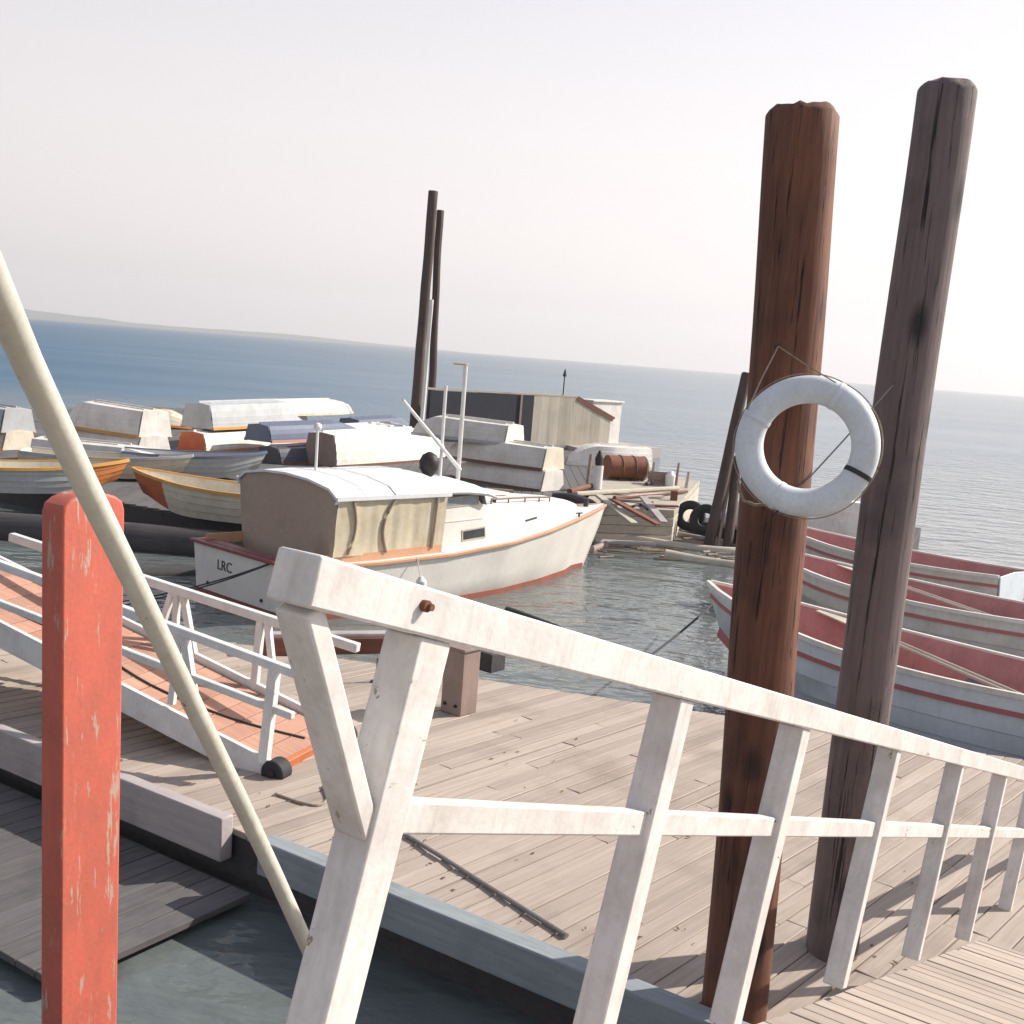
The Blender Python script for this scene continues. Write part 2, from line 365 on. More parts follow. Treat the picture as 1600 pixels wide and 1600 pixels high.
def frame(origin, X, Z=(0, 0, 1)):
    X = V(X).normalized(); Z = V(Z); Z = (Z - X * Z.dot(X)).normalized(); Y = Z.cross(X)
    mm = Matrix((X, Y, Z)).transposed().to_4x4(); mm.translation = V(origin); return mm

def rough_log(p0, p1, r0, r1, wob=0.02, rings=24, seg=22, seed=0, crack=0.012):
    """a round timber with a little bend, knots and checks"""
    q = MB(); p0, p1 = V(p0), V(p1); t = (p1 - p0).normalized()
    Y = (V((1, 0.1, 0)) if abs(t.z) > 0.8 else V((0, 0, 1))).cross(t).normalized(); Z = t.cross(Y); rr = []
    for i in range(rings + 3):
        k = min(1.0, i / rings); c = p0.lerp(p1, k); L = (p1 - p0).length * k
        c = c + Y * wob * noise.noise((L * 0.5, seed, 0)) + Z * wob * noise.noise((L * 0.5, seed, 7)); r = r0 + (r1 - r0) * k; ring = []
        if i > rings: c = c + t * 0.02 * (i - rings); r *= (0.93, 0.80)[i - rings - 1]
        for j in range(seg):
            a = 2 * math.pi * j / seg
            d = r * (1 + 0.05 * noise.noise((math.cos(a) * 1.5, math.sin(a) * 1.5 + seed, L * 0.4))) - crack * max(0, noise.noise((math.cos(a) * 6, math.sin(a) * 6 + seed, L * 0.25)))
            ring.append(c + (Y * math.cos(a) + Z * math.sin(a)) * d + (t * 0.022 * r0 / 0.18 * noise.noise((math.cos(a) * 3, math.sin(a) * 3 + seed, 5)) if i >= rings else V()))
        rr.append(ring)
    return q.loft(rr)

def sag(p0, p1, drop, n=14):
    p0, p1 = V(p0), V(p1)
    return [p0.lerp(p1, i / n) - V((0, 0, 1)) * drop * 4 * (i / n) * (1 - i / n) for i in range(n + 1)]

# ------------------------------------------------------------------ the setting: water, sky air, far shore
w = MB()
rs = [0.0, 3, 6, 10, 16, 26, 45, 90, 200, 500, 1200, 3000, 4300]
seg = 64
ringv = [[V((r * math.cos(2 * math.pi * j / seg), 10 + r * math.sin(2 * math.pi * j / seg), 0)) for j in range(seg)] for r in rs[1:]]
w.loft(ringv, True, False); w.add(ringv[0], [tuple(range(seg))])
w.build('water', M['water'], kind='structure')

hm = MB(); rings = []
for k in range(5):
    row = []
    for i in range(81):
        t = i / 80; x = -2600 + 2450 * t; y0 = 3000 + 500 * t
        hgt = (46 * (1 - t) ** 0.8 * (0.72 + 0.5 * noise.noise((x * 0.0022, 3, 0)) + 0.12 * noise.noise((x * 0.011, 9, 0))))
        prof = [0, 0.45, 0.85, 1.0, 0][k]
        row.append(V((x, y0 + k * 170, max(0.0, hgt) * prof - (1 if prof == 0 else 0))))
    rings.append(row)
hm.loft(rings, False, False)
hm.build('hills', M['hill'], kind='structure')

# ------------------------------------------------------------------ float with the plank deck (structure of the harbour)
E1 = V((0.62, 0.785, 0)).normalized(); E2 = V((0.785, -0.62, 0)).normalized()
DZ = 0.45
ka, kb = onz(167, 1215, DZ), onz(530, 1362, DZ)
kd = (kb - ka).normalized()
fa = ka - kd * 4.2; fb = ka + kd * 13.5
far0, far1 = onz(430, 1014, DZ), onz(1300, 1142, DZ)
fd = (far1 - far0).normalized()
fc = far0 + fd * 13.5; fe = far0 - fd * 4.6
poly = [fa, fb, fc, fe]
PD = V((0.64, 0.77, 0)).normalized(); PN = V((PD.y, -PD.x, 0))
Mdeck = frame((0, 9, DZ), PD)
dk = MB(); pw = 0.152
for i in range(-80, 115):
    c0 = i * pw
    lo, hi = [], []
    for off in (0.0045, pw - 0.0045):
        c = c0 + off; ts = []
        for a, b2 in zip(poly, poly[1:] + poly[:1]):
            da, db = a.dot(PN) - c, b2.dot(PN) - c
            if da * db < 0: ts.append(a.lerp(b2, da / (da - db)).dot(PD))
        if len(ts) == 2: lo.append(min(ts)); hi.append(max(ts))
    if len(lo) < 2: continue
    j1, j2 = max(lo), min(hi)
    cuts = [None]; t = j1 + random.uniform(0.8, 3.6)
    joints = []
    while t < j2 - 0.6: joints.append(t); t += random.uniform(2.4, 3.8)
    starts = [(lo[0], lo[1])] + [(q + 0.002, q + 0.002) for q in joints]
    ends = [(q - 0.002, q - 0.002) for q in joints] + [(hi[0], hi[1])]
    for (s0, s1), (e0, e1) in zip(starts, ends):
        z = DZ + random.uniform(-0.004, 0.004); tl = random.uniform(-0.004, 0.004)
        top = [PD * s0 + PN * (c0 + 0.0045), PD * e0 + PN * (c0 + 0.0045), PD * e1 + PN * (c0 + pw - 0.0045), PD * s1 + PN * (c0 + pw - 0.0045)]
        dk.prism([V((p.x, p.y, z + (tl if q in (0, 1) else -tl))) for q, p in enumerate(top)], (0, 0, -0.05))
deck = dk.build('float_deck', M['deck'], origin=(0, 0, 0), M0=Mdeck, kind='structure', bevel=0.006)
hull = MB().prism([p + (sum(poly, V()) / 4 - p).normalized() * 0.08 - V((0, 0, 0.055)) for p in poly], (0, 0, -0.75))
hull.build('float_base', M['dark_timber'], kind='structure')

def timber(name, p0, p1, w, h, mat, label, cat, group=None, bevel=0.012, up=(0, 0, 1)):
    p0, p1 = V(p0), V(p1)
    q = MB().bar(p0, p1, w, h, up)
    o = q.build(name, mat, origin=p0, M0=frame(p0, p1 - p0), bevel=bevel)
    return tag(o, label, cat, group)

cn = V((kd.y, -kd.x, 0))                                 # outward, to the camera side
q0, q1 = onz(140, 1206, DZ) - kd * 3.0, onz(366, 1296, DZ)
timber('kerb_timber', q0 + cn * 0.07 + V((0, 0, -0.05)), q1 + cn * 0.07 + V((0, 0, -0.05)), 0.12, 0.34, M['grey_timber'], 'weathered grey edge timber at the lower left, left of the foot of the cream pipe', 'timber')
q0, q1 = onz(424, 1322, DZ), onz(424, 1322, DZ) + kd * 9
timber('kerb_timber', q0 + cn * 0.06 + V((0, 0, -0.04)), q1 + cn * 0.06 + V((0, 0, -0.04)), 0.16, 0.26, M['kerb_bluegrey'], 'blue grey edge timber running under the white railing post', 'timber')
q0, q1 = onz(405, 1022, DZ), onz(655, 1018, DZ)
timber('edge_timber', q0 + V((0, 0, 0.10)), q1 + V((0, 0, 0.10)), 0.18, 0.20, M['rust_timber'], 'rust red timber along the far edge of the plank float, behind the white brace', 'timber')
timber('edge_timber', q0 + V((0, 0, 0.225)), q1 + V((0, 0, 0.225)), 0.15, 0.05, M['grey_timber'], 'pale grey capping plank lying on the rust red edge timber', 'timber')

# low stepping apron along the near side of the float
ap0, ap1 = fa, onz(395, 1308, DZ)
apd = (ap1 - ap0).normalized(); q = MB(); s_ = 0.0
while s_ < (ap1 - ap0).length:
    q.box(ap0 + apd * (s_ + 0.1) + cn * 0.95 + V((0, 0, -0.36)), (0.19, 1.6, 0.05), apd, cn); s_ += 0.2
q.build('float_apron', M['apron'], origin=ap0, M0=frame(ap0, apd), kind='structure', bevel=0.005)

# chips and leaves lying on the planks
q = MB()
for k in range(80):
    u, v = random.uniform(-1.5, 5.5), random.uniform(0.15, 4.2) * random.random() ** 0.6
    p = kb + kd * u + V((-kd.y, kd.x, 0)) * v; p.z = DZ + 0.008
    if (p - kb).dot(kd) > 5.3: continue
    a = random.uniform(0, 6.28); d = V((math.cos(a), math.sin(a), random.uniform(-0.1, 0.3))).normalized(); e = V((-math.sin(a), math.cos(a), random.uniform(-0.2, 0.2)))
    r = random.uniform(0.005, 0.017)
    q.prism([p + d * r * 1.4, p + e * r * 0.6, p - d * r * 1.2, p - e * r * 0.7], (0, 0, 0.004))
lt = q.build('deck_litter', M['litter'], smooth=False)
tag(lt, 'scattered brown chips and leaves on the plank float', 'litter', kind='stuff')

# mooring post and block by the boat
pz = onz(716, 1112, DZ)
t = thing('mooring_post', 'square taupe mooring post on the plank float beside the boat', 'post', frame(pz, E1))
MB().box(pz + V((0, 0, 0.33)), (0.26, 0.26, 0.66), E1, E2).build('post', M['taupe'], t, bevel=0.012)
MB().box(pz + V((0, 0, 0.675)), (0.30, 0.30, 0.03), E1, E2).build('cap', M['taupe'], t, bevel=0.006)
for s in (-1, 1):
    MB().tube([pz - E1 * 0.133 + E2 * s * 0.07 + V((0, 0, 0.10)), pz - E1 * 0.148 + E2 * s * 0.07 + V((0, 0, 0.10))], 0.018, 8).build('bolt', M['iron'], t)
pz = onz(765, 1046, DZ)
tag(MB().box(pz + V((0, 0, 0.11)), (0.26, 0.24, 0.22), E1, E2).build('fender_block', M['dark_timber'], origin=pz, bevel=0.01), 'small dark timber block on the float edge right of the taupe mooring post', 'block')
pz = onz(588, 1066, DZ)
t = thing('mooring_stake', 'thin rusty iron stake on the float seen between the white post and brace', 'stake', pz)
MB().tube([pz, pz + V((0.01, 0, 0.27))], 0.018, 8).build('shaft', M['rust'], t)
MB().box(pz + V((0, 0, 0.006)), (0.12, 0.1, 0.012)).build('base_plate', M['iron'], t)

# ------------------------------------------------------------------ gangway the photographer stands on: railing at its left side
P0 = aty(510, 868, 1.85); rd = V((0.57, 0.82, 0)).normalized(); rn = V((0.82, -0.57, 0)).normalized()
def rl(x, y): return onpl(x, y, P0, rn)
ta, tb = rl(512, 870), rl(1430, 1147)
RD = (tb - ta).normalized(); RU = rn.cross(RD).normalized()
if RU.z < 0: RU = -RU
TH = 0.088
t = thing('white_railing', 'white painted timber railing with end post, diagonal brace and posts, in the foreground', 'railing', frame(ta - RU * 1.1, RD, RU))
s_end = 9.0
def RP(s, h, o=0.0): return ta + RD * s - RU * h + rn * o          # along, below the rail top, towards the ramp
MB().bar(RP(-0.02, TH / 2, -TH / 2), RP(s_end, TH / 2, -TH / 2), 0.10, TH, RU).build('top_rail', M['rail_white'], t, bevel=0.006)
def s_of(x, y): return (rl(x, y) - ta).dot(RD)
def h_of(x, y): return -(rl(x, y) - ta).dot(RU)
mh = h_of(1030, 1292); mh0 = h_of(660, 1284)
sp = s_of(640, 1180)
MB().bar(RP(sp + 0.045, mh0, -0.045), RP(s_end, mh0 + (mh - mh0) * (s_end - s_of(660, 1284)) / (s_of(1030, 1292) - s_of(660, 1284)), -0.045), 0.045, 0.065, RU).build('mid_rail', M['rail_white'], t, bevel=0.005)
FL = 1.12
for k, (s, wd) in enumerate([(sp, 0.095)] + [(s_of(*xy), w_) for xy, w_ in (((1057, 1180), 0.085), ((1249, 1200), 0.08), ((1392, 1240), 0.066))]):
    MB().bar(RP(s, FL, -0.047), RP(s, TH + 0.0015, -0.047), wd, 0.088, rn).build('post', M['rail_white'], t, bevel=0.005)
s = s_of(1394, 1240)
d_ = s - s_of(1243, 1200)
while s + d_ < s_end:
    s += d_
    MB().bar(RP(s, FL, -0.047), RP(s, TH + 0.0015, -0.047), 0.05, 0.088, rn).build('post', M['rail_white'], t, bevel=0.005)
MB().bar(RP(sp - 0.035, mh0 + 0.03, -0.05), RP(0.018, TH + 0.001, -0.05), 0.042, 0.078, rn).build('brace', M['rail_white'], t, bevel=0.005)
bc = RP(s_of(657, 945), h_of(657, 945), 0.006)
q = MB().tube([bc - rn * 0.005, bc + rn * 0.012], 0.011, 10)
q.tube([bc + rn * 0.012 + RD * 0.004, bc + rn * 0.019 + RD * 0.004], 0.007, 8)
q.build('bolt', M['rust'], t)

for k, (s, hh) in enumerate([(sp, mh0)] + [(s_of(*xy), None) for xy in ((1062, 1180), (1243, 1200), (1394, 1240))]):
    hm2 = mh0 + (mh - mh0) * (s - s_of(660, 1284)) / (s_of(1030, 1292) - s_of(660, 1284))
    for (ds, dh) in ((-0.012, 0.03), (0.012, 0.062), (0.004, 0.018)):
        c = RP(s + ds, dh, 0.0); MB().tube([c - rn * 0.004, c + rn * 0.0018], 0.0042, 8).build('nail', M['rust'], t)
    if k:
        for ds in (-0.011, 0.012):
            c = RP(s + ds, hm2 - 0.01 + ds, -0.0225); MB().tube([c - rn * 0.004, c + rn * 0.0018], 0.004, 8).build('nail', M['rust'], t)
# ramp floor under it
fl = MB(); st = 0.145; s = -2.6
while s < 8.2:
    for_w = st - 0.012
    c = RP(s, FL + 0.075, 0.62)
    fl.box(c + RU * random.uniform(-0.003, 0.003), (for_w, 1.36, 0.04), RD, rn, RU); s += st
ramp_o = fl.build('ramp_deck', M['ramp_plank'], origin=RP(0, FL, 0.6), M0=frame(RP(0, FL + 0.075, 0.6), rn, RU), kind='structure', bevel=0.004)
bs = MB()
for o in (-0.02, 1.25): bs.bar(RP(-2.6, FL + 0.195, o), RP(8.1, FL + 0.195, o), 0.09, 0.2, RU)
bs.build('ramp_stringers', M['grey_timber'], kind='structure', bevel=0.006)

# ------------------------------------------------------------------ pipe handrail and red post at the left
pp = [aty(-60, 330, 1.15), aty(40, 560, 1.45), aty(130, 750, 1.72), aty(215, 922, 1.95), aty(300, 1098, 2.20), aty(372, 1245, 2.42), aty(432, 1372, 2.62), aty(530, 1590, 2.98), aty(600, 1740, 3.22)]
tag(MB().tube(pp, 0.0195, 18).build('pipe_handrail', M['pipe_cream'], origin=pp[1]), 'cream painted pipe handrail slanting down in front of the red post', 'handrail')

rp = aty(150, 900, 2.7)
fn = V((0.86, -0.51, 0)).normalized(); ft = V((0.51, 0.86, 0)).normalized()
def rr_(x, y): return onpl(x, y, rp, fn)
rtop = rr_(160, 770); rw = (rr_(195, 830) - rr_(98, 815)).dot(ft)
cr = (rr_(195, 830)).dot(ft) - rw / 2
prof = []
base_z = 0.9
pts2 = [(-rw / 2, base_z), (rw / 2, base_z), (rw / 2, rtop.z - 0.045)]
for i in range(9):
    a = i / 8 * math.pi; pts2.append((rw / 2 * math.cos(a), rtop.z - 0.045 + 0.045 * math.sin(a) ** 0.8 if 0 < i < 8 else rtop.z - 0.045))
outer = [fn * rp.dot(fn) + ft * (cr + a) + V((0, 0, z)) for a, z in pts2]
tag(MB().prism(outer, -fn * 0.075).build('red_post', M['red_post'], origin=outer[0], bevel=0.006), 'red painted timber post with a rounded top at the left, behind the cream pipe', 'post')

# thin cable on the deck under the railing
ca, cb_ = onz(640, 1308, DZ + 0.02), onz(742, 1372, DZ + 0.02)
tag(MB().tube([ca - (cb_ - ca) * 0.6, ca, ca.lerp(cb_, 0.5) + V((0, 0, 0.004)), cb_, cb_ + (cb_ - ca) * 1.2], 0.017, 8).build('deck_cable', M['rope_grey'], origin=ca), 'thin grey cable lying across the deck planks under the mid rail', 'cable')

# ------------------------------------------------------------------ pilings with the life ring
def vpile(name, x, y, Y, r, zt, mat, label, lean=(0, 0), zb=-1.5, seed=0, group=None, r1=None):
    p = aty(x, y, Y); b0 = V((p.x + lean[0] * (zb - p.z), p.y + lean[1] * (zb - p.z), zb)); b1 = V((p.x + lean[0] * (zt - p.z), p.y + lean[1] * (zt - p.z), zt))
    o = rough_log(b0, b1, r, r1 or r * 0.97, 0.02, 34, 28, seed, r * 0.045).build(name, mat, origin=b0)
    return tag(o, label, 'piling', group), p
pl, pc = vpile('wooden_piling', 1199, 920, 6.1, 0.186, 5.25, M['piling'], 'thick dark brown wooden piling carrying the white life ring', (-0.045, 0), seed=2)
ax = V((-0.045, 0, 1)).normalized()
def on_pile(z, ang, r=0.19):
    c = V((pc.x - 0.045 * (z - pc.z), pc.y, z)); return c + V((math.sin(ang), -math.cos(ang), 0)) * r
vpile('wooden_piling', 1379, 880, 6.9, 0.163, 5.6, M['piling_grey'], 'thinner grey brown piling at the far right, right of the life ring', (-0.012, 0), seed=5)

rc = aty(1261, 697, 5.78)
RN = (EYE - rc).normalized(); RN = (RN + V((0.05, 0, 0.12))).normalized()
RA = V((0, 0, 1)).cross(RN).normalized(); RB = RN.cross(RA)
pxm = FPX / (rc - EYE).dot(fwd)
Rm, rm = 88.5 / pxm, 22.0 / pxm
t = thing('life_ring', 'white life ring hanging on the brown piling', 'life ring', frame(rc, RA, RN))
MB().torus(rc, RA, RB, RN, Rm, rm, 0.052, 72, 18).build('ring', M['ring_paint'], t)
for a in (-24, 66, 156, 246):
    aa = R_(a); d = RA * math.cos(aa) + RB * math.sin(aa); tn = -RA * math.sin(aa) + RB * math.cos(aa)
    q = MB(); rings = []
    for j in range(17):
        th = 2 * math.pi * j / 16
        p = rc + d * (Rm + (rm + 0.003) * math.cos(th)) + RN * 0.0555 * math.sin(th)
        rings.append([p - tn * 0.012, p + tn * 0.012])
    q.loft(rings, False, False)
    ob = q.build('strap', M['rope_dark'] if a == -24 else M['ring_paint'], t)
g = []
for i in range(97):
    a = 2 * math.pi * i / 96; ph = ((a - R_(66)) / (math.pi / 2)) % 1
    g.append(rc + (RA * math.cos(a) + RB * math.sin(a)) * (Rm + rm + 0.004 + 0.007 * math.sin(ph * math.pi)) - RN * 0.005)
MB().tube(g, 0.0032, 6).build('grab_rope', M['rope_tan'], t)
nail = onpl(1216, 541, on_pile(4.6, 0.1), RN)
nl = thing('hanging_cord', 'thin cord from a nail in the brown piling down over the life ring', 'cord', nail)
MB().tube([nail + V((0, 0.08, 0)), nail - V((0, 0.03, -0.01))], 0.006, 8).build('nail', M['iron'], nl)
hl, hr = aty(1168, 640, 5.74), aty(1306, 598, 5.74)
MB().tube([nail, nail.lerp(hr, .5) - V((0, 0, 0.005)), hr], 0.0035, 6).build('cord', M['rope_tan'], nl)
MB().tube([nail, nail.lerp(hl, .5) + V((-0.005, 0, 0)), hl], 0.0035, 6).build('cord', M['rope_tan'], nl)
a_, b_ = aty(1398, 598, 6.7), aty(1208, 806, 5.70)
tag(MB().tube(sag(a_, b_, 0.01), 0.0045, 6).build('stay_line', M['rope_dark'], origin=b_), 'thin dark line slanting across the life ring to the right piling', 'line')
pts_ = [aty(1153, 752, 5.9), aty(1156, 768, 5.86), aty(1162, 782, 5.85), aty(1180, 789, 5.84), aty(1205, 788, 5.84)]
tag(MB().tube(pts_, 0.008, 8).build('rope_end', M['rope_tan'], origin=pts_[0]), 'frayed pale rope end on the left side of the brown piling below the ring', 'rope')

# ------------------------------------------------------------------ gangway down to the float (left)
gP = onz(430, 1212, DZ); gd = V((-0.93, 0.37, 0)).normalized(); gx = V((0.37, 0.93, 0)).normalized(); GW = 1.15
def gn(x, y, o=0.0): return onpl(x, y, gP + gx * o, gx)
e0, e1 = gn(408, 1196), gn(180, 1078)
G = (e1 - e0).normalized(); GU = gx.cross(G).normalized()
if GU.z < 0: GU = -GU
t = thing('float_gangway', 'gangway with white rails and orange planks coming down to the float at left', 'gangway', frame(gP, G, GU))
GL = 4.6
base = gn(422, 1196) - GU * 0.03
pk = MB(); s = 0.0
while s < GL:
    pk.box(base + G * (s + 0.10) + gx * (GW / 2), (0.205, GW - 0.08, 0.035), G, gx, GU); s += 0.215
pk.build('planks', M['gang_plank'], t, bevel=0.004)
for o in (0.0, GW):
    MB().bar(base + gx * o - GU * 0.04 - G * 0.02, base + gx * o - GU * 0.04 + G * GL, 0.05, 0.24, GU).build('side_board', M['gang_white'], t, bevel=0.006)
def grail(pA, pB, o, w, nm, ext=2.2, extb=0.0):
    a, b2 = gn(*pA, o), gn(*pB, o); d = (a - b2).normalized()
    MB().bar(a + d * ext, b2 - d * extb, w, w, GU).build(nm, M['gang_white'], t, bevel=0.012)
    return a, b2
nt_ = grail((190, 952), (500, 1066), 0, 0.075, 'top_rail', 1.6, 0.12)
nl_ = grail((180, 1012), (458, 1119), 0, 0.065, 'mid_rail', 1.6)
ftp = grail((215, 902), (545, 1008), GW, 0.085, 'top_rail', 1.6, 0.1)
fml = grail((330, 1082), (440, 1122), GW, 0.06, 'mid_rail', 3.5, 0.6)
def gpost(top, bot, o, w, oo=0.0):
    MB().bar(gn(*bot, o), gn(*top, o), w, w * 0.9, gx).build('post', M['gang_white'], t, bevel=0.006)
gpost((430, 1040), (412, 1192), 0, 0.085)
gpost((288, 990), (306, 1110), 0, 0.07)
gpost((282, 990), (268, 1100), 0, 0.06)
gpost((408, 968), (396, 1092), GW, 0.07)
gpost((418, 970), (432, 1100), GW, 0.06)
gpost((270, 924), (242, 1010), GW, 0.06)
gpost((277, 926), (272, 1020), GW, 0.06)
gpost((286, 928), (306, 1040), GW, 0.065)
gpost((150, 938), (146, 1058), 0, 0.07)
gpost((140, 880), (134, 985), GW, 0.07)
rc2 = gn(430, 1206)
MB().tube([rc2 - gx * 0.06, rc2 + gx * 0.10], 0.108, 20).build('wheel', M['rubber'], t, bevel=0.015)
MB().tube([rc2 - gx * 0.075, rc2 + gx * 0.1], 0.035, 12).build('hub', M['iron'], t)
MB().tube([rc2 + gx * (GW - 0.1), rc2 + gx * (GW + 0.06)], 0.108, 20).build('wheel', M['rubber'], t, bevel=0.015)
MB().box(base - G * 0.045 + gx * (GW / 2 + 0.06) - GU * 0.03, (0.05, GW - 0.16, 0.15), G, gx, GU).build('end_board', M['gang_end'], t, bevel=0.006)
hs = [base + G * k + gx * o + GU * 0.028 for k, o in ((4.4, 0.5), (3.4, 0.36), (2.4, 0.42), (1.5, 0.30), (0.7, 0.42), (0.1, 0.7))]
def smooth_path(p, n=6):
    out = []
    for i in range(len(p) - 1):
        a, b2, c, d = p[max(i - 1, 0)], p[i], p[i + 1], p[min(i + 2, len(p) - 1)]
        for k in range(n):
            u = k / n
            out.append(0.5 * ((2 * b2) + (c - a) * u + (2 * a - 5 * b2 + 4 * c - d) * u * u + (3 * b2 - a - 3 * c + d) * u ** 3))
    return out + [p[-1]]
tag(MB().tube(smooth_path(hs), 0.010, 8).build('hose', M['rope_dark'], origin=hs[0]), 'thin dark hose lying along the orange gangway planks', 'hose')
hs2 = [onz(x, y, DZ + 0.012) for x, y in ((430, 1240), (470, 1254), (498, 1258), (512, 1246), (505, 1228), (535, 1240), (545, 1250))]
tag(MB().tube(smooth_path(hs2), 0.011, 8).build('deck_rope', M['rope_tan'], origin=hs2[0]), 'short tan rope curled on the deck at the foot of the gangway', 'rope')

# ------------------------------------------------------------------ the cabin boat
BO = V((-3.77, 17.08, 0)); BX = V((0.68, 0.735, 0)).normalized()
MBt = frame(BO, BX)
boat = thing('cabin_boat', 'white cabin cruiser with a canvas canopy moored behind the plank float', 'boat', MBt)
def lerp_tab(tab, x):
    for (x0, *a), (x1, *b2) in zip(tab, tab[1:]):
        if x <= x1:
            k = (x - x0) / (x1 - x0); k = max(0, min(1, k)); return [p + (q - p) * k for p, q in zip(a, b2)]
    return list(tab[-1][1:])
#        x    bsheer zsheer  bwl   zkeel
HT = [(0.0, 1.28, 0.80, 1.17, -0.30), (1.5, 1.36, 0.79, 1.24, -0.38), (3.0, 1.38, 0.82, 1.22, -0.42), (4.5, 1.30, 0.91, 1.06, -0.42), (5.8, 1.05, 1.02, 0.76, -0.40), (7.0, 0.66, 1.11, 0.37, -0.36), (7.8, 0.34, 1.16, 0.10, -0.30), (8.5, 0.035, 1.20, 0.02, -0.2)]
def hull_at(x):
    return lerp_tab(HT, x)
N = 34; rings = []
for i in range(N + 1):
    x = 8.5 * i / N; bs_, zs_, bw_, zk_ = hull_at(x)
    rk = lambda z: max(0, (x - 7.0) / 1.5) * (-0.55) * (1.2 - z) / 1.2
    half = [(0, zk_), (bw_ * 0.75, -0.2), (bw_, 0.0), (bw_ + (bs_ - bw_) * 0.40, zs_ * 0.40), (bw_ + (bs_ - bw_) * 0.72, zs_ * 0.7), (bs_, zs_)]
    ring = [V((x + rk(z), -y, z)) for y, z in reversed(half)] + [V((x + rk(z), y, z)) for y, z in half[1:]]
    rings.append(ring)
LMB().loft(rings, False, False).build('hull', M['boat_white'], boat, angle=50)
# boot stripe just proud of the hull at the waterline
for sgn in (-1, 1):
    pr = []
    for i in range(N + 1):
        x = 8.45 * i / N; bs_, zs_, bw_, zk_ = hull_at(x); pr.append((x + max(0, (x - 7.0) / 1.5) * -0.52, sgn * (bw_ + 0.012 + (bs_ - bw_) * 0.05), 0.045))
    LMB().strip(pr, 0.03, 0.095).build('boot_stripe', M['boot_red'], boat)
    pr = []
    for i in range(N + 1):
        x = 8.5 * i / N; bs_, zs_, bw_, zk_ = hull_at(x); pr.append((x + 0.01, sgn * (bs_ + 0.015), zs_ + 0.012))
    LMB().strip(pr, 0.055, 0.055).build('rub_rail', M['sheer_orange'], boat, bevel=0.008)
# transom
tr = [(0, y, z) for y, z in ((-1.28, 0.80), (-1.22, 0.4), (-1.17, 0.0), (-0.88, -0.2), (0, -0.3), (0.88, -0.2), (1.17, 0.0), (1.22, 0.4), (1.28, 0.80))]
LMB().prism(tr, (-0.035, 0, 0)).build('transom', M['boat_white'], boat, bevel=0.008)
LMB().strip([(-0.045, -1.31, 0.825), (-0.045, 1.31, 0.825)], 0.10, 0.05).build('transom_cap', M['maroon'], boat, bevel=0.008)
LMB().strip([(-0.043, -1.17, 0.04), (-0.043, 1.17, 0.04)], 0.02, 0.13).build('boot_stripe', M['boot_red'], boat)
# name on the transom
def text_mesh(txt, size, depth=0.004):
    cu = bpy.data.curves.new('lettering', 'FONT'); cu.body = txt; cu.size = size; cu.extrude = depth; cu.align_x = 'CENTER'; cu.align_y = 'CENTER'
    o = bpy.data.objects.new('lettering', cu); COL.objects.link(o)
    dg = bpy.context.evaluated_depsgraph_get(); me = bpy.data.meshes.new_from_object(o.evaluated_get(dg))
    vs_ = [v.co.copy() for v in me.vertices]; fs_ = [tuple(p.vertices) for p in me.polygons]
    bpy.data.objects.remove(o); bpy.data.curves.remove(cu); return vs_, fs_
vs_, fs_ = text_mesh('LRC', 0.22)
q = LMB(); q.add([(-0.040 - p.z, 0.42 - p.x, 0.545 + p.y) for p in vs_], fs_); q.build('lettering', M['ink'], boat, smooth=False)
# side decks, foredeck and cockpit sole
dkm = LMB(); rr2 = []
for i in range(N + 1):
    x = 8.48 * i / N; bs_, zs_, bw_, zk_ = hull_at(x)
    rr2.append([V((x, -bs_, zs_)), V((x, -bs_ * 0.5, zs_ + 0.03)), V((x, 0, zs_ + 0.04)), V((x, bs_ * 0.5, zs_ + 0.03)), V((x, bs_, zs_))])
dkm.loft([r for r in rr2 if r[0].x > 2.9], False, False)
dkm.build('foredeck', M['boat_white'], boat)
LMB().box((1.45, 0, 0.15), (2.85, 2.3, 0.04)).build('cockpit_sole', M['grey_timber'], boat)
for sgn in (-1, 1):
    LMB().strip([(0.0, sgn * 1.17, 0.80), (1.5, sgn * 1.24, 0.79), (2.95, sgn * 1.25, 0.82)], 0.22, 0.025).build('side_deck', M['boat_white'], boat)
    LMB().strip([(0.05, sgn * 1.07, 0.86), (1.5, sgn * 1.14, 0.85), (2.95, sgn * 1.15, 0.88)], 0.025, 0.16).build('coaming', M['sheer_orange'], boat)
LMB().strip([(0.10, -1.07, 0.84), (0.10, 1.07, 0.84)], 0.18, 0.03).build('aft_deck', M['maroon'], boat)
# cabin trunk tapering to the bow
TT = [(2.96, 1.10, 1.74, 1.02), (3.95, 1.08, 1.66, 0.98), (4.1, 1.07, 1.50, 0.97), (5.5, 0.86, 1.47, 0.76), (6.6, 0.55, 1.40, 0.46), (7.35, 0.28, 1.28, 0.2), (7.6, 0.14, 1.2, 0.09)]
rr3 = []
for i in range(30):
    x = 2.96 + (7.6 - 2.96) * i / 29; bb, zt_, bt = lerp_tab(TT, x); zb_ = hull_at(x)[1] - 0.02
    rr3.append([V((x, -bb, zb_)), V((x, -bt - 0.01, zt_ - 0.07)), V((x, -bt * 0.90, zt_)), V((x, -bt * 0.5, zt_ + 0.055)), V((x, 0, zt_ + 0.075)), V((x, bt * 0.5, zt_ + 0.055)), V((x, bt * 0.90, zt_)), V((x, bt + 0.01, zt_ - 0.07)), V((x, bb, zb_))])
LMB().loft(rr3).build('cabin', M['boat_white'], boat, angle=28)
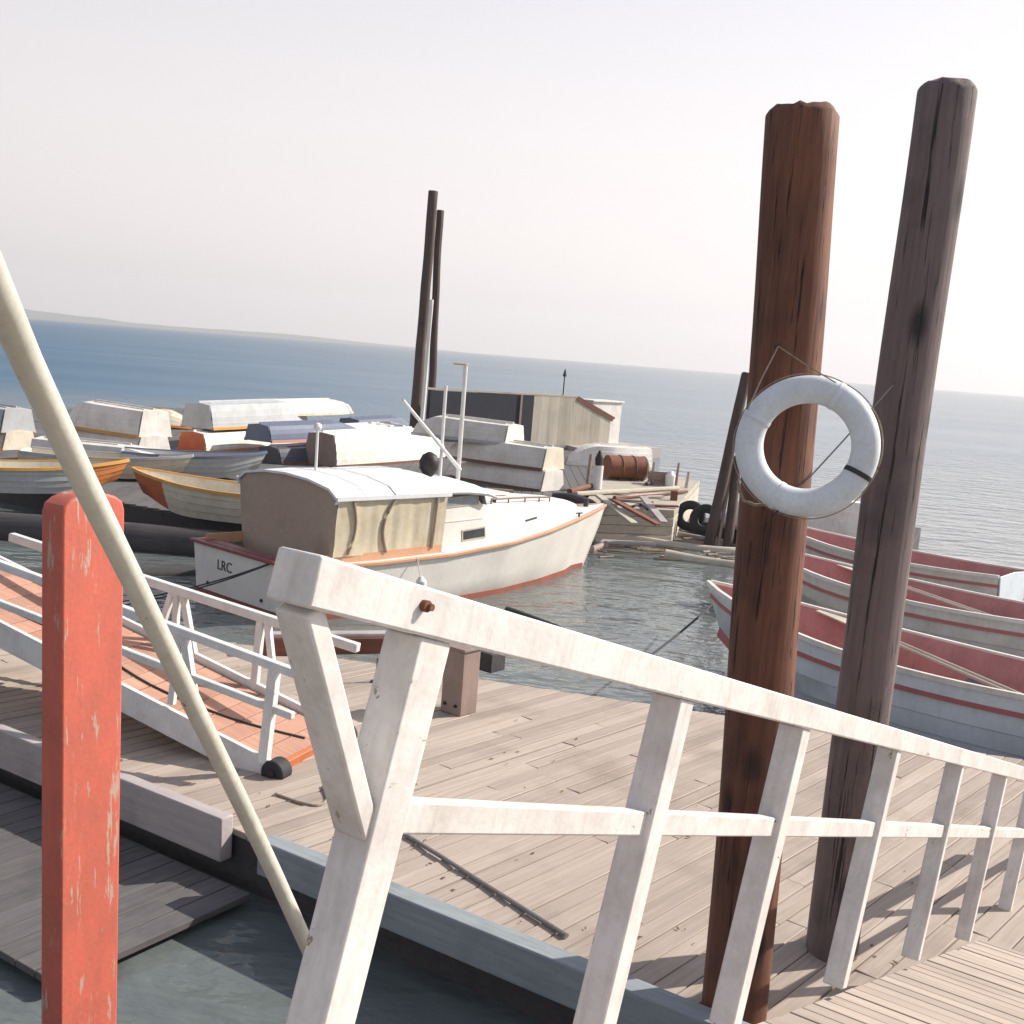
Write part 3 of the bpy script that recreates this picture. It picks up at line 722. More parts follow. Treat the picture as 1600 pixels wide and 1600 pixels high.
# wheelhouse top over the forward part of the cockpit
rr4 = []
for x, dz in ((2.98, 0.0), (3.5, -0.01), (3.95, -0.05), (4.18, -0.12)):
    rr4.append([V((x, y, z + dz)) for y, z in ((-1.13, 1.755), (-1.15, 1.79), (-0.8, 1.90), (0, 1.955), (0.8, 1.90), (1.15, 1.79), (1.13, 1.755), (0.78, 1.86), (0, 1.915), (-0.78, 1.86))])
LMB().loft(rr4).build('wheelhouse_roof', M['canopy_top'], boat)
def side_y(x, z):
    bb, zt_, bt = lerp_tab(TT, x); zb_ = hull_at(x)[1] - 0.02; k = (z - zb_) / (zt_ - 0.07 - zb_); return bb + (bt + 0.01 - bb) * k
def cabin_panel(x0, x1, z0, z1, name, mat, proud=0.006, par=None):
    out = []
    for sgn in (-1, 1):
        q = LMB(); c = [V((x, sgn * (side_y(x, z) + proud), z + dz)) for x, z, dz in ((x0, z0, 0), (x1, z0, 0.03), (x1, z1, 0.03), (x0, z1, 0))]
        q.prism(c, (0, -sgn * 0.02, 0)); out.append(q.build(name, mat, boat, smooth=False))
    return out
cabin_panel(3.06, 3.86, 1.54, 1.66, 'side_window', M['window_grey'])
cabin_panel(3.50, 4.02, 0.985, 1.125, 'portlight', M['glass_dark'])
cabin_panel(5.25, 5.62, 1.165, 1.20, 'portlight', M['glass_dark'])
for sgn in (-1, 1):
    LMB().strip([(x, sgn * (side_y(x, 1.30) + 0.005), 1.30 + 0.02 * (x - 3)) for x in (2.97, 3.5, 4.0)], 0.012, 0.02).build('side_moulding', M['boat_white'], boat)
# windscreen
LMB().prism([(4.13, -0.95, 1.52), (4.13, 0.95, 1.52), (4.05, 0.92, 1.76), (4.05, -0.92, 1.76)], (0.015, 0, 0)).build('windscreen', M['window_grey'], boat, smooth=False)
# canopy: roof, back panel, side curtains
rr5 = []
CY = [(-1.22, 1.74), (-1.26, 1.80), (-1.05, 1.93), (-0.55, 2.01), (0, 2.035), (0.55, 2.01), (1.05, 1.93), (1.26, 1.80), (1.22, 1.74)]
for x, dz in ((0.70, -0.02), (1.2, 0.0), (1.9, -0.015), (2.5, 0.005), (3.02, 0.0)):
    rr5.append([V((x, y, z + dz)) for y, z in CY] + [V((x, y * 0.985, z + dz - 0.022)) for y, z in reversed(CY)])
LMB().loft(rr5).build('canopy_roof', M['canopy_top'], boat)
bk = [(-1.12, 0.62), (-1.20, 1.1), (-1.215, 1.70), (-1.03, 1.895), (-0.55, 1.975), (0, 2.0), (0.55, 1.975), (1.03, 1.895), (1.215, 1.70), (1.15, 1.1), (1.05, 0.62)]
q = LMB(); ctr = (0.78, 0, 1.3)
rings = []
for k in (1.0, 0.82, 0.6, 0.35, 0.1):
    rings.append([V((0.735 + 0.04 * (1 - k) + 0.008 * math.sin(y * 9 + z * 3) * (k < 1), y * k, 1.3 + (z - 1.3) * k)) for y, z in bk])
q.loft(rings, True, False); q.add(rings[-1], [tuple(range(len(bk)))])
q.build('back_curtain', M['canvas_tan'], boat, angle=80)
for sgn in (-1, 1):
    rr6 = []
    for i in range(49):
        x = 0.76 + (2.96 - 0.76) * i / 48
        wv = 0.007 * math.sin(x * 13) + 0.004 * math.sin(x * 29 + 1); 
        rr6.append([V((x, sgn * (1.145 + (1.215 - 1.145) * k + wv * (0.4 + 0.6 * math.sin(k * 3.14))), 0.90 + (1.77 - 0.90) * k)) for k in (0, 0.15, 0.3, 0.5, 0.7, 0.85, 1)])
    LMB().loft(rr6, False, False).build('side_curtain', M['curtain_cream'], boat, angle=80)
    for x0, bend, wd in ((1.02, 0.10, 0.025), (1.78, -0.16, 0.03), (2.72, 0.0, 0.035)):
        LMB().tube([(x0 + bend * math.sin(k * 3.14) - bend * 0.5 * (k if bend < 0 else 0), sgn * (1.155 + 0.07 * k + 0.014), 0.92 + 0.84 * k) for k in [j / 8 for j in range(9)]], wd * 0.7, 8).build('curtain_roll', M['canvas_tan'], boat)
# seams, frames, grab rails, cleats, hatch, fenders
for x in (1.25, 1.85, 2.45):
    LMB().strip([(x, y, z + 0.002) for y, z in CY[1:-1]], 0.004, 0.03, (1, 0, 0)).build('roof_seam', M['seam'], boat)
LMB().strip([(0.72, y * 0.99, z - 0.045) for y, z in CY], 0.02, 0.05, (1, 0, 0)).build('roof_hem', M['canopy_top'], boat)
for sgn in (-1, 1):
    LMB().strip([(x, sgn * 1.262, 1.775) for x in (0.7, 1.5, 2.3, 3.0)], 0.012, 0.06).build('roof_valance', M['canopy_top'], boat)
    for (x0, x1, z0, z1) in ((3.06, 3.86, 1.54, 1.66), (3.50, 4.02, 0.985, 1.125)):
        q = LMB(); e = 0.022
        for (a0, a1, c0, c1) in ((x0 - e, x1 + e, z1, z1 + e), (x0 - e, x1 + e, z0 - e, z0), (x0 - e, x0, z0, z1), (x1, x1 + e, z0, z1)):
            pp_ = [V((x, sgn * (side_y(x, z) + 0.012), z + 0.03 * (x - x0) / (x1 - x0))) for x, z in ((a0, c0), (a1, c0), (a1, c1), (a0, c1))]
            q.prism(pp_, (0, -sgn * 0.03, 0))
        q.build('window_frame', M['pale_timber'], boat, smooth=False)
    q = LMB(); hr_ = [(x, sgn * (lerp_tab(TT, x)[2] * 0.86), lerp_tab(TT, x)[1] + 0.09) for x in (4.4, 4.9, 5.4, 5.9, 6.3)]
    q.tube(hr_, 0.016, 8)
    for p in hr_: q.tube([(p[0], p[1], p[2] - 0.08), p], 0.013, 6)
    q.build('grab_rail', M['trim_brown'], boat)
    for x in (0.5, 7.1):
        bs_, zs_, bw_, zk_ = hull_at(x); y = sgn * (bs_ - 0.08)
        q = LMB(); q.tube([(x - 0.09, y, zs_ + 0.075), (x + 0.09, y, zs_ + 0.075)], 0.014, 8); q.tube([(x, y, zs_), (x, y, zs_ + 0.075)], 0.02, 8)
        q.build('cleat', M['iron'], boat)
LMB().box((5.15, 0, 1.575), (0.5, 0.55, 0.05)).build('hatch', M['boat_white'], boat, bevel=0.012)
LMB().strip([(0.0, y, 0.80 - 0.03) for y in (-1.27, 1.27)], 0.012, 0.02).build('transom_moulding', M['boat_white'], boat)
for y in (-0.55, 0.85): LMB().tube([(-0.04, y, 0.22), (-0.055, y, 0.22)], 0.028, 10).build('drain', M['iron'], boat)
q = LMB(); q.tube([(2.2, -1.52, 0.15), (2.2, -1.53, 0.22), (2.2, -1.53, 0.50), (2.2, -1.52, 0.57)], [0.03, 0.085, 0.085, 0.03], 12); q.tube([(2.2, -1.50, 0.57), (2.2, -1.40, 0.86)], 0.008, 6)
q.build('fender', M['pole_white'], boat)
# poles, lamp, horn
def bpole(x, y, z0, z1, r, nm='pole', x1=None):
    return LMB().tube([(x, y, z0), (x if x1 is None else x1, y, z1)], r, 10).build(nm, M['pole_white'], boat)
bpole(3.75, -0.18, 1.90, 3.42, 0.028, 'antenna_pole')
bpole(4.18, -0.18, 1.70, 3.76, 0.036, 'mast')
LMB().box((4.15, -0.10, 3.78), (0.07, 0.30, 0.025)).build('masthead_light', M['trim_amber'], boat, bevel=0.006)
LMB().tube([(4.18, -0.22, 2.02), (2.78, -0.22, 3.16)], [0.034, 0.026], 10).build('boom', M['pole_white'], boat)
bpole(1.27, 0.0, 2.02, 2.66, 0.022, 'stern_light_pole')
LMB().tube([(1.27, 0, 2.64 + a) for a in (0, 0.02, 0.06, 0.10, 0.12)], [0.02, 0.055, 0.07, 0.05, 0.015], 12).build('stern_light', M['pole_white'], boat)
LMB().tube([(3.42, -0.25, 1.90), (3.42, -0.25, 1.97), (3.42, -0.25, 2.05), (3.42, -0.25, 2.18), (3.42, -0.25, 2.28), (3.42, -0.25, 2.33)], [0.04, 0.10, 0.16, 0.17, 0.12, 0.03], 14).build('searchlight', M['iron'], boat)
LMB().tube([(4.62, -0.66, 1.50), (4.62, -0.66, 1.60)], 0.035, 10).build('vent', M['iron'], boat)
LMB().tube([(7.95, 0, 1.18), (7.95, 0, 1.36)], 0.05, 10).build('bow_bitt', M['dark_timber'], boat)
LMB().strip([(8.5, 0, 1.2), (8.35, 0, 0.8), (8.12, 0, 0.35), (7.95, 0, 0.0), (7.85, 0, -0.2)], 0.06, 0.06, (0, 1, 0)).build('stem', M['boat_white'], boat)
LMB().box((0.02, -1.12, 0.87), (0.22, 0.05, 0.05)).build('stern_cleat', M['pale_timber'], boat, bevel=0.01)
# mooring lines at the stern
sc = MBt @ V((-0.02, -0.70, 0.80)); 
ends = [(300, 921), (312, 925)]
for k, e in enumerate(ends):
    p1 = onz(*e, 0.12) - V((0.0, 0.35, 0)); 
    tag(MB().tube(sag(sc + V((0.02 * k, 0, 0)), p1 + V((-0.9, -1.2, 0.02)), 0.08), 0.012, 6).build('mooring_line', M['rope_dark'], origin=sc), ('upper' if k == 0 else 'lower') + ' of the two dark mooring lines slanting across the transom of the white cabin boat', 'rope', 'mooring lines at the stern of the cabin boat')

# ------------------------------------------------------------------ skiffs
def skiff(base, heading, L=3.8, B=1.35, D=0.52, over=True, hullm='skiff_white', trim='trim_orange', trans=None, inside=None, stripe=None, label='', group=None, roll=0.0, pitch=0.0, seats=True, bowm=None, name='skiff', cat='skiff', thw=None, foot=None):
    h = V((heading[0], heading[1], 0)).normalized()
    mw = frame(base, h) @ Matrix.Rotation(pitch, 4, 'Y') @ Matrix.Rotation(roll, 4, 'X')
    if over: mw = mw @ Matrix.Translation((0, 0, D + 0.02)) @ Matrix.Rotation(math.pi, 4, 'X')
    t = thing(name, label, cat, mw, group)
    n_ = 18
    def st(k):
        if k < 0.42: b2 = 0.5 * B * (0.78 + 0.22 * math.sin(k / 0.42 * math.pi / 2))
        else: b2 = 0.5 * B * max(0.0, math.cos((k - 0.42) / 0.58 * math.pi / 2)) ** 0.72
        b2 = max(b2, 0.025)
        sheer = D * (1 + 0.30 * max(0, (k - 0.35) / 0.65) ** 2 + 0.06 * max(0, (0.35 - k) / 0.35) ** 2)
        if over: sheer = D * (1 + 0.10 * max(0, (k - 0.35) / 0.65) ** 2)
        zb = 0.05 * (1 - k) ** 2 * D + 0.55 * D * max(0, (k - 0.62) / 0.38) ** 1.8
        bc = b2 * (0.76 - 0.25 * max(0, (k - 0.5) / 0.5))
        return b2, sheer, zb, max(bc, 0.018)
    outer, inner, gl, gr_, mid = [], [], [], [], []
    for i in range(n_ + 1):
        k = i / n_; b2, sh, zb, bc = st(k); x = -L / 2 + L * k
        rk = lambda z: -0.10 * L * max(0, (k - 0.7) / 0.3) * (1 - z / (D * 1.3))
        th = 0.022
        side = []
        for j in range(4):
            for u, of in ((j / 4, 0.013), ((j + 1) / 4 - 0.012, 0.0)):
                side.append((bc + (b2 - bc) * u + 0.025 * math.sin(u * math.pi) + of * min(1, b2 / 0.15), zb + 0.05 + (sh - zb - 0.05) * u))
        side.append((b2, sh))
        o = [(-y, z) for y, z in reversed(side)] + [(0, zb)] + side
        bi, ci = max(b2 - th, 0.004), max(bc - th, 0.003)
        ii = [(bi, sh), ((ci + bi) / 2, (zb + 0.05 + sh) / 2), (ci, zb + 0.05 + th), (0, zb + th), (-ci, zb + 0.05 + th), (-(ci + bi) / 2, (zb + 0.05 + sh) / 2), (-bi, sh)]
        outer.append([V((x + rk(z), y, z)) for y, z in o]); inner.append([V((x + rk(z), y, z)) for y, z in ii])
        gl.append(V((x + rk(sh), -b2 - 0.008, sh + (0.0 if not over else 0.0)))); gr_.append(V((x + rk(sh), b2 + 0.008, sh)))
        zm = sh - 0.22 * (sh - zb); km = 0.80; mid.append((x + rk(zm), bc + (b2 - bc) * 0.84 + 0.016, zm))
    nb = 4 if bowm else 0
    LMB().loft(outer[:n_ + 1 - nb], False, False).build('hull', M[hullm], t, angle=40)
    if bowm: LMB().loft(outer[n_ - nb:], False, False).build('bow_panel', M[bowm], t, angle=40)
    LMB().loft(inner, False, False).build('inside', M[inside or hullm], t, angle=40)
    for g_ in (gl, gr_): LMB().strip([p + V((0, 0, -0.02 if over else 0)) for p in g_], 0.055, 0.085 if over else 0.06).build('gunwale', M[trim], t)
    if stripe:
        for sgn in (-1, 1): LMB().strip([(x, sgn * y, z) for x, y, z in mid], 0.03, 0.055).build('rubbing_strake', M[stripe], t)
    if foot:
        for sgn in (-1, 1):
            fp = []
            for i in range(n_ + 1):
                k = i / n_; b2, sh, zb, bc = st(k); zf = zb + 0.05 + 0.10 * (sh - zb); x = -L / 2 + L * k - 0.10 * L * max(0, (k - 0.7) / 0.3) * (1 - zf / (D * 1.3))
                fp.append((x, sgn * (bc + (b2 - bc) * 0.10 + 0.014), zf))
            LMB().strip(fp, 0.02, 0.20).build('boot_stripe', M[foot], t)
    b2, sh, zb, bc = st(0)
    tp = [(-L / 2, y, z) for y, z in ((-b2, sh), (-bc, zb + 0.05), (0, zb), (bc, zb + 0.05), (b2, sh), (0, sh + 0.04 * (0 if over else 1)))]
    LMB().prism(tp, (-0.03, 0, 0)).build('transom', M[trans or hullm], t, bevel=0.006)
    if over:
        LMB().strip([(-L / 2 + 0.05, 0, st(0)[2] - 0.02), (0, 0, st(.5)[2] - 0.015), (L * 0.16, 0, st(.66)[2] - 0.015)], 0.035, 0.05).build('keel', M[hullm], t)
        for sgn in (-1, 1):
            LMB().strip([(x, sgn * st(k)[3] * 0.45, st(k)[2] + 0.012) for x, k in ((-L * 0.45, 0.05), (-L * 0.2, 0.3), (L * 0.1, 0.6))], 0.03, 0.03).build('bottom_runner', M[hullm], t)
    elif seats:
        for k in (0.10, 0.36, 0.62):
            b2, sh, zb, bc = st(k); LMB().box((-L / 2 + L * k, 0, sh * 0.66), (0.24, 2 * (bc + (b2 - bc) * 0.62) - 0.05, 0.03)).build('thwart', M[thw or inside or hullm], t, bevel=0.006)
    return t
GS = 'upturned skiffs stored on the skiff float'
def stackpos(x, y, z, dy=0): return onz(x, y, z) + V((0, dy, 0))

# the float the skiffs are stored on
sf = MB(); a0 = [onz(-60, 742, DZ), onz(470, 836, DZ), onz(905, 790, DZ), onz(985, 716, DZ), onz(420, 655, DZ) + V((-4, 4, 0)), onz(-80, 640, DZ)]
sf.prism([V((p.x, p.y, 0.43)) for p in a0], (0, 0, -0.8))
sf.build('skiff_float', M['dark_timber'], kind='structure', bevel=0.01)
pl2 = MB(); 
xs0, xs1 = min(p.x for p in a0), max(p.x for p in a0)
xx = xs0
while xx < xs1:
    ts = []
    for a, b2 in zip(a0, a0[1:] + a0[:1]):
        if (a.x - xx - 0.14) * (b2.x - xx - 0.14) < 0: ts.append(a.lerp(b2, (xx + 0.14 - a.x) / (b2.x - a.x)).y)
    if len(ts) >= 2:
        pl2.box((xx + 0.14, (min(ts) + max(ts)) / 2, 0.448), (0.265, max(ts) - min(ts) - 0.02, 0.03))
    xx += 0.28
pl2.build('skiff_float_deck', M['apron'], kind='structure')  # dark plank colour stands in for the shade under the boats

def center(px_, py_, heading, end, L, z=DZ, dz=0):
    """centre of a skiff from where its near end stands; end=-1 transom, +1 bow"""
    h = V((heading[0], heading[1], 0)).normalized(); p = onz(px_, py_, z); c = p - h * (end * L / 2); c.z = z + dz; return c
DD = 0.54
def ends(ax, ay, bx, by, z=DZ):
    """centre, heading and length of a skiff from where its transom and its bow stand"""
    A, B = onz(ax, ay, z), onz(bx, by, z); return (A + B) / 2, (B - A), (B - A).length
def laid(ax, ay, bx, by, z0, z, B_, D_, hm_, tm_, lb, grp=GS, Lmax=None, dy=0.0, **kw):
    c, h, L_ = ends(ax, ay, bx, by, z0)
    return skiff(V((c.x, c.y + dy, z)), h, L_, B_, D_, True, hm_, tm_, label=lb, group=grp, **kw)
h1 = V((-0.80, 0.60, 0)).normalized()
def end_at(px_, py_, h, L_, z0=DZ): p = onz(px_, py_, z0); return p + h * (L_ / 2)
c1 = end_at(240, 708, h1, 4.2)
skiff(V((c1.x, c1.y, DZ)), h1, 4.2, 1.5, 0.52, True, 'skiff_white', 'trim_orange', label='upturned white skiff with orange gunwale, bottom of the left stack', group=GS)
skiff(V((c1.x - 0.05, c1.y + 0.05, DZ + 0.43)), (-0.82, 0.57), 4.2, 1.5, 0.82, True, 'skiff_white', 'trim_amber', label='upturned white skiff with amber gunwale, on top of the left stack', group=GS)
h2 = V((-0.86, 0.5, 0)).normalized()
c2 = end_at(30, 704, h2, 4.0)
skiff(V((c2.x, c2.y, DZ)), h2, 4.0, 1.4, 0.55, True, 'skiff_cream', 'trim_orange', label='upturned cream skiff with orange gunwale at the far left edge, lower one', group=GS)
skiff(V((c2.x, c2.y, DZ + 0.46)), h2, 3.9, 1.4, 0.7, True, 'skiff_grey', 'trim_amber', label='upturned grey skiff at the far left edge, upper one', group=GS)
laid(300, 706, 470, 690, DZ, DZ, 1.25, 0.62, 'skiff_white', 'trim_amber', 'upturned white skiff with an orange red transom, bottom of the second stack', trans='orange_red')
laid(300, 706, 478, 690, DZ, DZ + 0.66, 1.4, 0.80, 'skiff_grey', 'trim_amber', 'upturned grey skiff with amber gunwale on the orange transomed one', dy=0.5)
laid(420, 724, 540, 718, DZ, DZ, 1.2, 0.5, 'skiff_dark', 'trim_brown', 'dark upturned skiff beneath the slate blue one')
laid(392, 716, 560, 704, DZ, DZ + 0.42, 1.25, 0.55, 'skiff_slate', 'trim_pink', 'upturned slate blue skiff with pink gunwale on the dark one', dy=0.9)
laid(396, 700, 540, 688, DZ, DZ + 0.95, 1.4, 0.48, 'skiff_white', 'skiff_cream', 'upturned white skiff topping the pile above the slate blue one', dy=2.2)
laid(500, 728, 700, 712, DZ, DZ, 1.5, 1.0, 'skiff_white', 'trim_brown', 'upturned white skiff with a taupe transom just behind the canopy', trans='taupe')
laid(520, 690, 650, 682, DZ, DZ, 1.4, 0.6, 'skiff_white', 'trim_pink', 'far upturned white skiff with pink gunwale beyond the slate blue one')
laid(545, 676, 640, 670, DZ, DZ, 1.4, 0.6, 'skiff_slate', 'skiff_grey', 'far upturned slate skiff left of the timber dolphin')
laid(190, 664, 300, 672, DZ, DZ + 0.1, 1.4, 0.6, 'skiff_cream', 'trim_orange', 'far upturned cream skiff with orange gunwale beyond the left stack')
h7 = V((-0.80, 0.60, 0)).normalized()
c7 = end_at(862, 768, h7, 3.6)
skiff(V((c7.x, c7.y, DZ)), h7, 3.6, 1.4, 0.62, True, 'skiff_white', 'trim_brown', label='upturned white skiff right of the white masts, bottom of its stack', group=GS)
skiff(V((c7.x - 0.1, c7.y + 0.1, DZ + 0.56)), (-0.82, 0.57), 3.7, 1.4, 0.66, True, 'skiff_white', 'trim_brown', trans='skiff_cream', label='upturned white skiff with cream transom right of the masts, in the middle of its stack', group=GS)
skiff(V((c7.x - 1.2, c7.y + 0.8, DZ + 1.10)), (-0.84, 0.54), 3.6, 1.3, 0.6, True, 'skiff_white', 'skiff_grey', label='upturned white skiff on top of the stack right of the masts', group=GS)
laid(1005, 730, 880, 726, DZ, DZ, 1.4, 0.75, 'skiff_white', 'skiff_cream', 'upturned all white skiff behind the rusty drum')
# upright skiffs
GU_ = 'open skiffs lying right way up at the skiff float'
h9 = (-0.97, 0.235)
c9 = center(207, 792, h9, 1, 4.0, 0.5)
skiff(V((c9.x, c9.y, 0.46)), h9, 4.0, 1.5, 0.62, False, 'skiff_cream', 'trim_amber', bowm='orange_red', inside='skiff_cream', label='open skiff with an orange bow and amber gunwale in the front row', group=GU_)
hA = (0.88, 0.48)
cA = center(200, 770, hA, 1, 3.8, 0.5)
skiff(V((cA.x, cA.y, 0.47)), hA, 3.8, 1.35, 0.56, False, 'skiff_grey', 'trim_amber', inside='skiff_cream', bowm='trim_orange', label='open grey skiff with an orange bow, beside the red post', group=GU_)
hB = (0.97, 0.2)
cB = center(296, 738, hB, 1, 3.9)
skiff(V((cB.x, cB.y, 0.46)), (0.96, -0.28), 3.9, 1.4, 0.62, True, 'skiff_white', 'trim_pink', label='upturned white skiff with pink gunwale lying in front of the left stack', group=GS)
cC = center(415, 752, (0.96, 0.25), 1, 3.4)
skiff(V((cC.x, cC.y, 0.46)), (0.96, 0.25), 3.4, 1.35, 0.55, False, 'skiff_grey', 'skiff_slate', inside='skiff_grey', label='open grey skiff with slate gunwale in front of the second stack', group=GU_)
cD = center(300, 756, (0.99, 0.1), 1, 3.8)
skiff(V((cD.x, cD.y, 0.46)), (0.99, 0.1), 3.8, 1.3, 0.5, False, 'skiff_cream', 'skiff_grey', inside='skiff_cream', label='open cream skiff with grey gunwale just behind the orange bowed one', group=GU_)

# dark log boom and a thinner dark log in front of the skiff float
la, lb_ = onz(120, 838, 0.12), onz(395, 862, 0.12)
tag(rough_log(la - (lb_ - la) * 0.7, lb_ + (lb_ - la) * 0.2, 0.36, 0.33, 0.05, 20, 20, 3, 0.02).build('floating_log', M['dark_timber'], origin=la), 'thick dark log floating in front of the orange bowed skiff', 'log')
la, lb_ = onz(160, 900, 0.0), onz(330, 896, 0.0)
tag(rough_log(la - (lb_ - la) * 1.2, lb_, 0.15, 0.13, 0.05, 20, 16, 8, 0.02).build('floating_log', M['dark_timber'], origin=la), 'thin dark log floating left of the cabin boat transom', 'log')

# ------------------------------------------------------------------ dories on the right
GDY = 'white dories with red insides afloat at the right'
hd = V((-0.72, 0.69, 0)).normalized(); hside = V((-0.69, -0.72, 0)).normalized()
def dory(x, y, lb, L, B, D, hm_, off=0.0):
    nose = onz(x, y, 0.0); c = nose - hd * (L / 2 - 0.35); c = c - hside * (B * 0.12); c.z = -0.14
    return skiff(c, hd, L, B, D, False, hm_, 'skiff_white', inside='inside_red', stripe='dory_stripe', label=lb, group=GDY, name='dory', cat='dory', trans='dory_blue', thw='skiff_slate', foot='dory_stripe')  # dark thwart colour stands in for shadow inside the dories
d1 = dory(1112, 1046, 'nearest pale blue dory with a red strake and red inside, right of the brown piling', 5.6, 1.95, 0.98, 'dory_blue')
d2 = dory(1190, 948, 'white dory with a red inside lying behind the nearest blue one', 5.4, 1.9, 0.9, 'skiff_white')
d3 = dory(1215, 884, 'farthest white dory with a red inside, just below the life ring', 5.2, 1.8, 0.8, 'skiff_white')
hE = (-0.95, 0.3)
pf = onz(1330, 846, DZ)
MB().prism([V((p.x, p.y, 0.40)) for p in (onz(1235, 842, DZ), onz(1420, 862, DZ), onz(1440, 822, DZ), onz(1215, 800, DZ))], (0, 0, -0.6)).build('dory_float', M['dark_timber'], kind='structure', bevel=0.01)
cE = center(1392, 846, hE, -1, 4.0)
skiff(V((cE.x, cE.y, 0.42)), hE, 4.0, 1.7, 0.95, True, 'skiff_white', 'trim_pink', label='upturned white skiff on the dark float seen through and below the life ring', group='upturned skiffs stored on the dory float')
for (dd, ox, lb) in ((d1, 0.15, 'pair of pale oars lying in the nearest blue dory'), (d2, -0.2, 'pair of pale oars lying in the second white dory')):
    mw = INV[dd.name][0]; o_ = mw @ V((-1.2, ox, 0.72))
    t = thing('oars', lb, 'oars', o_)
    for k in (0, 1):
        a, b2 = mw @ V((-1.6, -0.30 + 0.13 * k, 0.69)), mw @ V((0.9, -0.66 + 0.12 * k, 1.02 if dd is d1 else 0.94))
        d = (b2 - a).normalized()
        q = MB().tube([a, b2], 0.025, 8); q.bar(b2 - d * 0.02, b2 + d * 0.55, 0.13, 0.022)
        q.build('oar', M['pale_timber'], t, bevel=0.006)
# line from the dory to the float
pA = onz(1150, 908, 0.85); pB = onz(1000, 1036, DZ + 0.1)
tag(MB().tube(sag(pA, pB, 0.06), 0.016, 6).build('mooring_line', M['rope_dark'], origin=pA), 'taut dark mooring line from the dories across the water to the plank float', 'rope')

# ------------------------------------------------------------------ cluttered raft in the middle distance
ra = [onz(905, 812, 0.5), onz(1052, 818, 0.5), onz(1092, 768, 0.5), onz(960, 742, 0.5)]
ra = [V((p.x, p.y, 0)) for p in ra]
q = MB()
for k in range(4):
    q.prism([p + (sum(ra, V()) / 4 - p) * (0.004 * (k % 2)) + V((0, 0, 0.02 + 0.20 * k)) for p in ra], (0, 0, 0.192))
tag(q.build('work_raft', M['pale_timber'], origin=ra[0], bevel=0.012), 'pale weathered timber raft ahead of the bow of the cabin boat', 'raft')
TZ = 0.82
pb = onz(978, 744, TZ + 0.1); da_ = V((0.93, 0.36, 0)).normalized()
t = thing('rusty_drum', 'rusty steel drum lying on the pale raft', 'drum', pb)
cb2 = V((pb.x, pb.y, TZ + 0.34))
q = MB().tube([cb2 - da_ * 0.62, cb2 + da_ * 0.5], 0.33, 26); q.build('body', M['rust'], t)
for o in (-0.25, 0.15): MB().torus(cb2 + da_ * o, V((0, 0, 1)), da_.cross(V((0, 0, 1))), da_, 0.333, 0.018, 0.02, 30, 8).build('rib', M['rust'], t)
MB().torus(cb2 + da_ * 0.52, V((0, 0, 1)), da_.cross(V((0, 0, 1))), da_, 0.305, 0.045, 0.05, 30, 10).build('rim', M['pale_timber'], t)
pb = onz(932, 764, TZ)
t = thing('raft_bollard', 'white bollard with a dark top standing on the pale raft', 'bollard', pb)
MB().tube([pb, pb + V((0, 0, 0.6))], 0.13, 14).build('post', M['pole_white'], t)
MB().tube([pb + V((0, 0, 0.6)), pb + V((0, 0, 0.78)), pb + V((0, 0, 0.98))], [0.09, 0.11, 0.03], 10).build('top', M['iron'], t)
pb = onz(1046, 760, TZ)
tag(MB().tube([pb, pb + V((0, 0, 0.3)), pb + V((0, 0, 0.42))], [0.13, 0.14, 0.05], 12).build('raft_buoy', M['pole_white'], origin=pb), 'small white buoy standing at the right end of the raft', 'buoy')
pb = onz(1056, 758, TZ)
tag(MB().tube([pb, pb + V((0.02, 0, 0.62))], [0.045, 0.03], 8).build('raft_stake', M['taupe'], origin=pb), 'thin taupe stake beside the small white buoy on the raft', 'stake')
lying = [((900, 772), (1060, 762), 0.06, 'pale_timber', 'long pale spar lying along the back of the raft'),
         ((890, 768), (935, 756), 0.07, 'rust', 'short rusty pipe lying on the raft left of the bollard'),
         ((1010, 756), (1040, 748), 0.05, 'dark_timber', 'short dark spar on the raft behind the drum'),
         ((960, 778), (1072, 768), 0.055, 'trim_brown', 'brown spar lying along the middle of the raft')]
for a, b2, r, mm_, lb in lying:
    p0, p1 = onz(*a, TZ + r), onz(*b2, TZ + r)
    tag(rough_log(p0, p1, r, r * 0.85, 0.02, 10, 10, 4, 0).build('spar', M[mm_], origin=p0), lb, 'spar')
pr0 = onz(1049, 814, 0.3)
tag(MB().box(V((pr0.x, pr0.y, 0.5)), (0.16, 0.16, 1.1)).build('fender_pile', M['rust_timber'], origin=pr0, bevel=0.01), 'short rusty fender post at the near right corner of the raft', 'post')
GL_ = 'loose logs floating by the raft'
logs = [((905, 838), (1150, 862), 0.13, 'pale_timber', 'long pale floating log nearest the open water'),
        ((925, 828), (1045, 816), 0.11, 'rust_timber', 'rust brown floating log slanting towards the raft corner'),
        ((930, 848), (1020, 852), 0.10, 'grey_timber', 'grey floating log beside the bow of the cabin boat'),
        ((1010, 828), (1130, 846), 0.10, 'grey_timber', 'grey floating log below the dark tyres'),
        ((1040, 868), (1160, 884), 0.14, 'pale_timber', 'pale floating log touching the brown piling in view'),
        ((900, 868), (945, 852), 0.09, 'taupe', 'short taupe floating log against the boat bow')]
for a, b2, r, mm_, lb in logs:
    p0, p1 = onz(*a, r * 0.35), onz(*b2, r * 0.35)
    tag(rough_log(p0, p1, r, r * 0.85, 0.06, 14, 12, random.random() * 50, 0.01).build('floating_log', M[mm_], origin=p0), lb, 'log', GL_)
GC_ = 'scrap boards lying about the pale raft'
